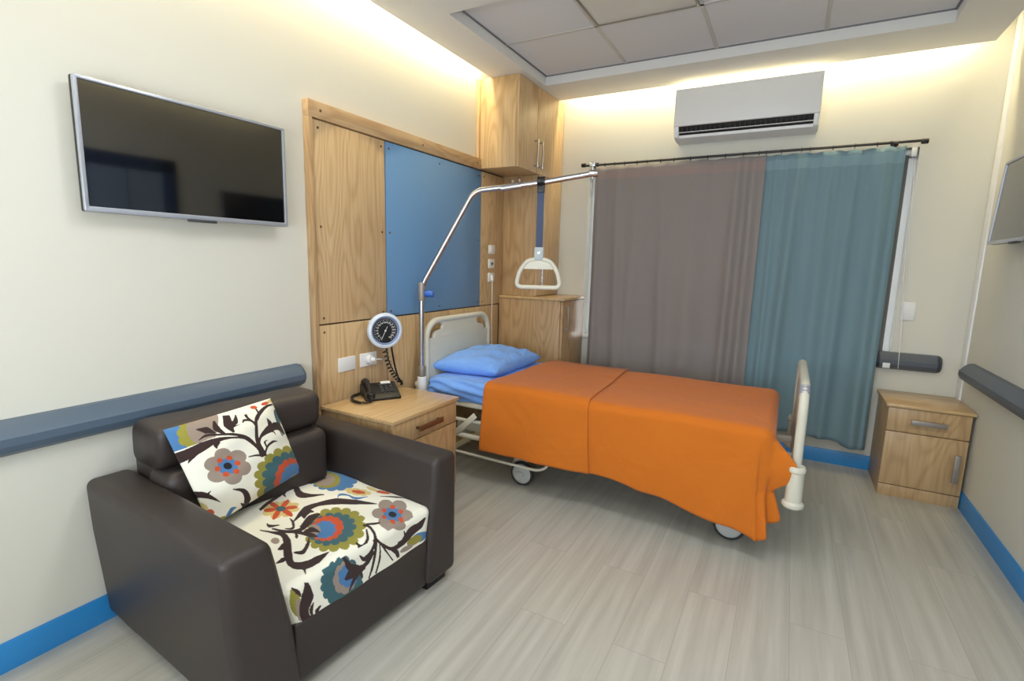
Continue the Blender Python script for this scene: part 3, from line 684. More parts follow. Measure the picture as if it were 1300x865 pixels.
# frame
bm = B(); box(bm, .14, 2.10, -1.56, -1.525, .455, .495, bev=.012, seg=3); box(bm, .14, 2.10, -.775, -.74, .455, .495, bev=.012, seg=3); box(bm, 2.08, 2.262, -1.30, -1.26, .40, .44, bev=.01); box(bm, 2.08, 2.262, -1.0, -.96, .40, .44, bev=.01); box(bm, 2.06, 2.10, -1.53, -.77, .40, .47, bev=.01); box(bm, 2.245, 2.275, -1.58, -.74, .40, .46, bev=.01)
for x in (.16, .75, 1.4, 2.06): box(bm, x-.02, x+.02, -1.53, -.76, .455, .49, bev=.006)
frame = part('frame', bm, m_cream, bed)
bm = B(); box(bm, .16, 2.08, -1.50, -.80, .488, .500, bev=.003); part('mattress_deck', bm, m_cream, bed)
bm = B(); box(bm, .25, 2.1, -1.40, -1.35, .24, .30, bev=.01); box(bm, .25, 2.1, -.95, -.9, .24, .30, bev=.01); box(bm, .74, .80, -1.50, -.80, .17, .25, bev=.01); box(bm, 1.92, 1.98, -1.50, -.80, .17, .25, bev=.01); box(bm, .25, .31, -1.4, -.9, .2, .27, bev=.008); box(bm, 2.04, 2.1, -1.4, -.9, .2, .27, bev=.008)
part('undercarriage', bm, m_cream, bed)
for x in (.55, 1.6):
    for y in (-1.37, -.93):
        bm = B(); box(bm, -.2, .2, -.012, .012, -.018, .018, bev=.004, mat=Matrix.Translation((x, y, .37)) @ Matrix.Rotation(R(-32), 4, 'Y')); part('lift_arm', bm, m_cream, bed)
# lowered side rail, both sides
for sy, yy in ((-1, -1.592), (1, -.70)):
    bm = B(); tube(bm, [(.20, yy, .385), (1.25, yy, .385)], .0115); tube(bm, [(.20, yy, .285), (1.25, yy, .285)], .0165)
    p = part('side_rail', bm, m_cream, bed)
    bm = B(); tube(bm, rounded([(.335, yy, .285), (.335, yy, .17), (.96, yy, .165), (1.02, yy, .2), (1.03, yy, .285)], .06, 8), .0085); part('lower_bar', bm, m_cream, p)
    bm = B(); box(bm, -.10, .10, -.006, .006, -.018, .018, bev=.004, mat=Matrix.Translation((.455, yy+.014*(-sy)*-1, .365)) @ Matrix.Rotation(R(-43), 4, 'Y')); cyl(bm, (.365, yy+.012*sy, .285), (.365, yy-.012*sy, .285), .024, bev=.003); part('link_arm', bm, m_cream, p)
# corner bumpers
for x, y in ((.10, -1.60), (.10, -.70), (2.262, -1.60), (2.262, -.70)):
    bm = B(); lathe(bm, [(0, .292), (.040, .292), (.046, .300), (.046, .312), (.036, .322), (.0345, .46), (.039, .466), (.039, .482), (.034, .490), (.027, .490), (.024, .478), (0, .478)], Matrix.Translation((x, y, 0)), 28)
    if x < 1: bmesh.ops.translate(bm, verts=bm.verts, vec=(0, 0, .10))
    part('corner_bumper', bm, m_cream, bed)
# castors
def castor(x, y):
    f = 1 if y < -1.15 else -1
    bm = B(); cyl(bm, (x-.02, y+.045*f, .20), (x-.02, y+.045*f, .10), .028, bev=.004)
    prism(bm, [(x-.055, .05), (x-.075, .10), (x-.06, .15), (x-.01, .175), (x+.03, .17), (x+.03, .10), (x-.01, .05)], 'y', y+.018 if f > 0 else y-.045, y+.045 if f > 0 else y-.018, bev=.006); c = part('castor', bm, m_cream, bed)
    wm = Matrix.Translation((x+.015, y, .078)) @ Matrix.Rotation(R(90), 4, 'X')
    bm = B(); lathe(bm, [(.064, -.014), (.073, -.0135), (.0775, -.006), (.0775, .006), (.073, .0135), (.064, .014), (.064, -.014)], wm, 36); wl = part('wheel', bm, m_tyre, c)
    bm = B(); lathe(bm, [(0, .020), (.040, .020), (.055, .016), (.063, .011), (.063, -.011), (.055, -.016), (0, -.018)], wm, 36); box(bm, x-.015, x+.035, y-.024*f-.004, y-.024*f+.004, .066, .092, bev=.003); part('wheel_cover', bm, plain('light grey plastic', (190, 192, 190), .4), wl)
for x, y in ((.79, -1.49), (.79, -.80), (1.985, -1.50), (1.985, -.80)): castor(x, y)

# mattress with fitted blue sheet
def softbox(x0, x1, y0, y1, z0, z1, r, n, amp, freq, seed, dome=0):
    bm = B(); box(bm, x0, x1, y0, y1, z0, z1, bev=r, seg=4)
    bmesh.ops.subdivide_edges(bm, edges=[e for e in bm.edges if e.calc_length() > .06], cuts=n, use_grid_fill=True)
    rg = random.Random(seed); ph_ = [rg.uniform(0, 6) for _ in range(6)]
    cx, cy = (x0+x1)/2, (y0+y1)/2
    for v in bm.verts:
        x, y, z = v.co
        w = amp*(math.sin(freq*x+ph_[0]+2*math.sin(3*y))+.6*math.sin(freq*1.7*y+ph_[1]+1.5*math.sin(5*z+4*x))+.5*math.sin(freq*2.3*z+ph_[2]+3*x))
        v.co += v.normal*w if v.normal.length else Vector()
        if dome and z > (z0+z1)/2: v.co.z += dome*max(0, 1-((x-cx)/(x1-cx))**2)*max(0, 1-((y-cy)/(y1-cy))**2)
    return bm
bm = softbox(.15, 2.075, -1.578, -.722, .502, .632, .035, 24, .0018, 9, 4)
o = part('mattress', bm, m_sheet, None, label='mattress in a blue sheet lying on the hospital bed', cat='mattress', smooth=60)
# loose sheet edge along the near side
bm = B(); nx, nk = 90, 16; X = np.zeros((nx, nk)); Y = X.copy(); Z = X.copy()
for i in range(nx):
    u = i/(nx-1); x = .155+u*.60
    for k in range(nk):
        v = k/(nk-1); X[i, k] = x+.01*math.sin(5*v+7*u)
        Z[i, k] = .636-.132*v-.01*math.sin(math.pi*u)*v+.004*math.sin(11*u+2*v)*v-(.02*math.exp(-(u/.05)**2))*(1-v)
        Y[i, k] = -1.566-.030*math.sin(math.pi*min(1, v*1.05))**.6-.010*math.sin(9*v+5*u+2*math.sin(4*u))*v-.006*math.sin(17*v-11*u)
grid(bm, X, Y, Z); sh = part('bed_sheet', bm, m_sheet, None, label='loose blue sheet tucked along the near edge of the mattress', cat='sheet', smooth=180)
sh.modifiers.new('thickness', 'SOLIDIFY').thickness = .003

# pillow
def pillow_grid(corners, thick, n, puff=.5, seed=0, wr=.004, pinch=.06):
    """corners a,b,c,d in order; returns vertex list, faces and uv for a closed pillow"""
    a, b_, c, d = [Vector(p) for p in corners]; rg = random.Random(seed); P_ = [rg.uniform(0, 6) for _ in range(8)]
    nrm = (b_-a).cross(d-a).normalized(); V = []; UV = []; F = []
    def edge(u): return (1-abs(2*u-1)**2.6)
    for side in (1, -1):
        for i in range(n+1):
            for j in range(n+1):
                u, v = i/n, j/n
                # pull the sides in slightly between the corners
                uu = .5+(u-.5)*(1-pinch*math.sin(math.pi*v)); vv = .5+(v-.5)*(1-pinch*math.sin(math.pi*u))
                p = a*(1-uu)*(1-vv)+b_*uu*(1-vv)+c*uu*vv+d*(1-uu)*vv
                h = max(0, edge(u)*edge(v))**puff*thick/2
                wv = wr*(math.sin(14*u+P_[0]+5*v)+math.sin(19*v+P_[1]-7*u)+.7*math.sin(31*u*v+P_[2]))*min(1, 6*min(u, 1-u, v, 1-v)+.15)
                V.append(p+nrm*(side*h+wv)); UV.append((u, v))
    m = (n+1)**2
    for i in range(n):
        for j in range(n):
            k = i*(n+1)+j; F.append((k, k+n+1, k+n+2, k+1)); k += m; F.append((k, k+1, k+n+2, k+n+1))
    return V, F, UV
def pillow_obj(name, V, F, mt, label, cat):
    bm = B(); vs = [bm.verts.new(v) for v in V]
    for f in F: bm.faces.new([vs[k] for k in f])
    bmesh.ops.remove_doubles(bm, verts=bm.verts, dist=1e-5)
    return part(name, bm, mt, None, label=label, cat=cat, smooth=180)
V, F, UV = pillow_grid([(.105, -1.515, .685), (.585, -1.45, .680), (.585, -.80, .682), (.12, -.76, .70)], .165, 60, .42, 5, .0048, .06)
pillow_obj('bed_pillow', V, F, m_sheet, 'plump light blue pillow at the head of the hospital bed', 'pillow')

# orange bedspread
def top_wave(x, y): return .003*math.sin(7*x+3*y)+.003*math.sin(11*y-2*x+1)
x0b, x1b, yn, yf, rc = .625, 2.165, -1.622, -.700, .055
path = []
def hem_n(x): return float(np.interp(x, [.6, 1.25, 1.5, 1.84, 2.0, 2.12], [.25, .235, .225, .16, .135, .105]))
for x in np.linspace(x0b, x1b-rc, 110): path.append((x, yn, 0, -1, hem_n(x)))
for a in np.linspace(-90, 0, 40)[1:]: path.append((x1b-rc+rc*math.cos(R(a)), yn+rc+rc*math.sin(R(a)), math.cos(R(a)), math.sin(R(a)), .105+.12*((a+90)/90)))
for y in np.linspace(yn+rc, yf-rc, 46)[1:]: path.append((x1b, y, 1, 0, .225+.05*(y-yn)))
for a in np.linspace(0, 90, 10)[1:]: path.append((x1b-rc+rc*math.cos(R(a)), yf-rc+rc*math.sin(R(a)), math.cos(R(a)), math.sin(R(a)), .25))
for x in np.linspace(x1b-rc, x0b, 110): path.append((x, yf, 0, 1, .28))
def spread(path, lift, ztop=.643, inner=9, drop=34, corner=True, r=.045, edge=.0):
    rows = []; L = 0; last = None
    for (x, y, nx_, ny_, zb) in path:
        if last: L += math.hypot(x-last[0], y-last[1])
        last = (x, y); row = []
        q = (min(max(x, x0b if corner else x), 1.62 if corner else x), (yn+yf)/2)
        if corner: q = (min(x, 1.66), (yn+yf)/2)
        ex, ey = x-nx_*r, y-ny_*r
        for k in range(inner):
            u = k/inner; px_, py_ = q[0]+(ex-q[0])*u, q[1]+(ey-q[1])*u
            row.append((px_, py_, ztop+lift+top_wave(px_, py_)))
        zt_ = ztop+lift+top_wave(ex, ey)
        for k in range(7):
            a = R(90*k/6); row.append((ex+nx_*(r*math.sin(a)), ey+ny_*(r*math.sin(a)), zt_-r*(1-math.cos(a))))
        z0 = zt_-r
        for k in range(1, drop+1):
            v = k/drop; z = z0+(zb-z0)*v; off = 0; tx = 0; ty = 0
            if ny_ == -1 and nx_ == 0:
                off = .010*v*math.sin(L*5.2+.8)+.006*v*math.sin(L*13+2.5*v)+.003*v*math.sin(L*31+4*v)+.010*v
            if corner:
                # the corner hangs in a cone of two folds
                dc = math.hypot(x-(x1b-.01), (y-(yn+.03))*.8)
                # angular position round the corner, 0 at the long side, 1 at the foot
                if ny_ == -1 and nx_ == 0: q_ = -(x1b-rc-x)/.09
                elif ny_ > 0 or (nx_ == 1): q_ = 1+(y-(yn+rc))/.09
                else: q_ = math.atan2(nx_, -ny_)/(math.pi/2)
                f1 = math.exp(-((q_-.95)/.34)**2); f2 = math.exp(-((q_-.25)/.30)**2); f3 = math.exp(-((q_-.60)/.14)**2)
                pk = max(0, math.sin(math.pi*min(1, (v*1.55)**1.15)))
                tx += f1*(.105*pk); ty -= f1*(.055*pk)
                lw = max(0, (v-.55)/.45)
                tx += f2*.035*lw+f1*.055*lw; ty -= f2*.050*lw+f1*.02*lw; tx -= f3*.03*v; ty += f3*.02*v
            off += lift if v > 0 else 0
            row.append((x+nx_*off+tx, y+ny_*off+ty, z+.006*math.sin(L*19)*v**3))
        rows.append(row)
    A = np.array(rows); bm = B(); grid(bm, A[:, :, 0], A[:, :, 1], A[:, :, 2]); bmesh.ops.remove_doubles(bm, verts=bm.verts, dist=.0008); return bm
sp = part('bedspread', spread(path, 0), m_orange, None, label='orange bedspread hanging over the near side and foot of the bed', cat='bedspread', smooth=180)
s = sp.modifiers.new('thickness', 'SOLIDIFY'); s.thickness = .003; s.offset = 0
# folded-down upper layer of the bedspread
def folded():
    xs_ = np.linspace(.600, 1.262, 60); rows = []
    for x in xs_:
        u = (x-.6)/.662; row = []; r = .05
        for k in range(11): y = yf+.0+(yn+r-yf)*k/10; sh_ = -.045*(1-k/10)*u; row.append((x+sh_+.055*(1-k/10)*(1-u), y, .651+top_wave(x, y)))
        for k in range(1, 7): a = R(90*k/6); row.append((x, yn+r-r*math.sin(a)-.006, .651+top_wave(x, yn+r)-r*(1-math.cos(a))))
        z0 = .651-r; zb = .238-.004*u; L = x-.625
        for k in range(1, 31):
            v = k/30; off = .010*v*math.sin(L*5.2+.8)+.006*v*math.sin(L*13+2.5*v)+.003*v*math.sin(L*31+4*v)+.010*v
            row.append((x+.02*v*u-.012*v*(1-u), yn-off-.009-.004*v, z0+(zb-z0)*v))
        rows.append(row)
    A = np.array(rows); bm = B(); grid(bm, A[:, :, 0], A[:, :, 1], A[:, :, 2]); return bm
fo = part('fold', folded(), m_orange, sp, smooth=180)
s = fo.modifiers.new('thickness', 'SOLIDIFY'); s.thickness = .005; s.offset = 0

# lifting pole and grab handle
lp = thing('lifting_pole', 'chrome bent lifting pole rising from the head corner of the bed', 'lifting pole', (.12, -1.615, .55))
ez = Vector((.92, .39, 0)).normalized(); P0 = Vector((.125, -1.620, 0))
def along(s, z): return tuple(P0+ez*s+Vector((0, 0, z)))
bm = B(); tube(bm, rounded([along(-.005, .60), along(0, 1.215), along(.325, 1.795), along(.72, 1.845), along(1.055, 1.905)], .06, 8), .0165, seg=20); part('pole', bm, m_chrome, lp)
bm = B(); cyl(bm, along(0, .50), along(0, .63), .030, bev=.006); part('socket', bm, m_white, lp)
bm = B(); cyl(bm, along(0, .63), along(0, .70), .022, bev=.003); part('sleeve', bm, m_steel, lp); bm = B(); cyl(bm, along(0, 1.12), along(0, 1.235), .0235, bev=.004); part('sleeve', bm, m_steel, lp)
bm = B(); cyl(bm, Vector(along(0.02, 1.165)), Vector(along(.078, 1.165)), .022, bev=.005); part('clamp_knob', bm, plain('blue plastic', (40, 96, 190), .35), lp, label='blue clamp knob')
bm = B(); p = Vector(along(1.03, 1.902)); cyl(bm, p-Vector((0, 0, .03)), p+Vector((0, 0, .045)), .008); cyl(bm, p-ez*.02, p+ez*.03, .021, bev=.003); box(bm, -.016, .016, -.016, .016, -.012, .014, bev=.003, mat=Matrix.Translation(p+Vector((0, 0, .05)))); part('end_clamp', bm, m_chrome, lp)
for s_ in (.56, .60): bm = B(); p = Vector(along(s_, 1.825+(s_-.56)*.15)); cyl(bm, p, p+Vector((0, 0, .03)), .006); cyl(bm, p+Vector((0, 0, .026)), p+Vector((0, 0, .034)), .009); part('stop_pin', bm, m_steel, lp)
bm = B(); d_ = (Vector(along(.72, 1.845))-Vector(along(.5, 1.812))).normalized(); p = Vector(along(.55, 1.820)); cyl(bm, p-d_*.06, p+d_*.06, .0185); part('telescopic_collar', bm, m_chrome, lp)
hs = .73; hc = Vector(along(hs, 0))
gh = thing('grab_handle', 'white triangular grab handle on a strap hanging over the bed', 'grab handle', (hc.x, hc.y, 1.5))
# handle plane faces the foot of the bed and the door side
hx = Vector((.93, .36, 0)).normalized(); hn = Vector((0, 0, 1)); hd = hx.cross(hn)
def H(a, z, d=0): return hc+hx*a+Vector((0, 0, z))+hd*d
HM = Matrix((hx, hn, hd)).transposed().to_4x4(); HM.translation = hc
bm = B(); box(bm, -.021, .021, 1.46, 1.83, -.0015, .0015, bev=.0006, mat=HM); part('strap', bm, m_strap, gh)
bm = B(); tube(bm, [H(0, 1.852+.027*math.sin(a), .027*math.cos(a)) for a in np.linspace(0, 2*math.pi, 24)[:-1]], .004, seg=8, closed=True)
box(bm, -.023, .023, 1.79, 1.835, -.009, .009, bev=.003, mat=HM)
t_ = bmesh.new(); bmesh.ops.create_cone(t_, cap_ends=True, segments=24, radius1=.027, radius2=.027, depth=.046); t_.transform(Matrix.Translation(hc+Vector((0, 0, 1.855))) @ Vector(hx).to_track_quat('Z', 'Y').to_matrix().to_4x4()); merge(bm, t_)
part('strap_loop', bm, m_black, gh, label='black loop round the pole')
bm = B(); tube(bm, rounded([H(-.02, 1.395), H(-.07, 1.385), H(-.115, 1.325), H(-.138, 1.225), H(.138, 1.225), H(.115, 1.325), H(.07, 1.385), H(.02, 1.395)], .04, 8), .0135, seg=14); part('grip', bm, m_ivory, gh)
bm = B(); prism(bm, [(-.10, 1.335), (.10, 1.335), (.07, 1.378), (.03, 1.392), (-.03, 1.392), (-.07, 1.378)], 'z', -.008, .008, bev=.003); bm.transform(HM); part('web_plate', bm, m_ivory, gh)
bm = B(); box(bm, -.028, .028, 1.388, 1.468, -.014, .014, bev=.006, mat=HM); part('strap_clamp', bm, plain('pale grey plastic', (176, 186, 190), .35), gh)
bm = B(); c_ = HM @ Vector((0, 1.435, .012)); n_ = -hd; cyl(bm, HM @ Vector((0, 1.435, -.02)), HM @ Vector((0, 1.435, .020)), .012, bev=.003); part('screw', bm, m_chrome, gh)

# ================================================================ armchair
SO = Vector((.030, -3.37, 0)); SR = R(-4.0)
ac_ = thing('armchair', 'dark brown leather armchair with printed seat by the left wall', 'armchair', SO, rot=(0, 0, SR))
W = .985
def soft(prof, axis, a0, a1, bev): 
    bm = B(); prism(bm, prof, axis, a0, a1, bev=bev, seg=4); return bm
part('armrest', soft([(.010, .045), (.205, .045), (.188, .25), (.142, .50), (.124, .583), (-.022, .583), (-.016, .40)], 'x', .0, .905, .030), m_leather, ac_, smooth=50)
part('armrest', soft([(W-.012, .045), (W-.195, .045), (W-.180, .25), (W-.150, .50), (W-.145, .583), (W-.010, .583), (W-.010, .40)], 'x', .0, .890, .030), m_leather, ac_, smooth=50)
part('seat_base', soft([(.20, .045), (.868, .045), (.875, .25), (.20, .25)], 'y', .20, W-.185, .008), m_leather, ac_, smooth=50)
bm = B(); box(bm, .02, .20, .13, .80, .045, .64, bev=.02, seg=3); part('back_frame', bm, m_leather, ac_)
def cushion(x0, x1, y0, y1, z0, z1, r, tilt=0, n=5):
    t_ = B(); box(t_, x0, x1, y0, y1, z0, z1, bev=r, seg=n); return t_
bm = cushion(.14, .315, .115, .775, .36, .622, .045, n=6)
part('back_cushion', bm, m_leather, ac_, smooth=60)
# headrest roll, an oval bolster along the top of the back
bm = B(); rows = []
for k in range(41):
    u = k/40; y = .115+u*(.768-.115); e = min(1, (min(u, 1-u)*(W-.18)/.035)); s = (1-(1-e)**2)**.5 if e < 1 else 1; s = .86+.14*s
    row = []
    for a in np.linspace(0, 2*math.pi, 37)[:-1]:
        c_, s_ = math.cos(a), math.sin(a); ex = .112*abs(c_)**.55*(1 if c_ > 0 else -1); ez_ = .086*abs(s_)**.55*(1 if s_ > 0 else -1)
        row.append((.160+ex*s+.012*s_, y, .700+ez_*s+.0015*math.sin(17*u+3*a)))
    rows.append(row)
A = np.array(rows); vs = grid(bm, A[:, :, 0].T.copy(), A[:, :, 1].T.copy(), A[:, :, 2].T.copy(), closed_u=True)
bm.faces.new([r[0] for r in vs]); bm.faces.new([r[-1] for r in vs][::-1])
part('headrest', bm, m_leather, ac_, smooth=60)
for x, y in ((.80, .10), (.80, W-.10), (.10, .10), (.10, W-.10)):
    bm = B(); box(bm, x-.05, x+.05, y-.06, y+.06, 0, .05, bev=.003); part('foot', bm, m_black, ac_)
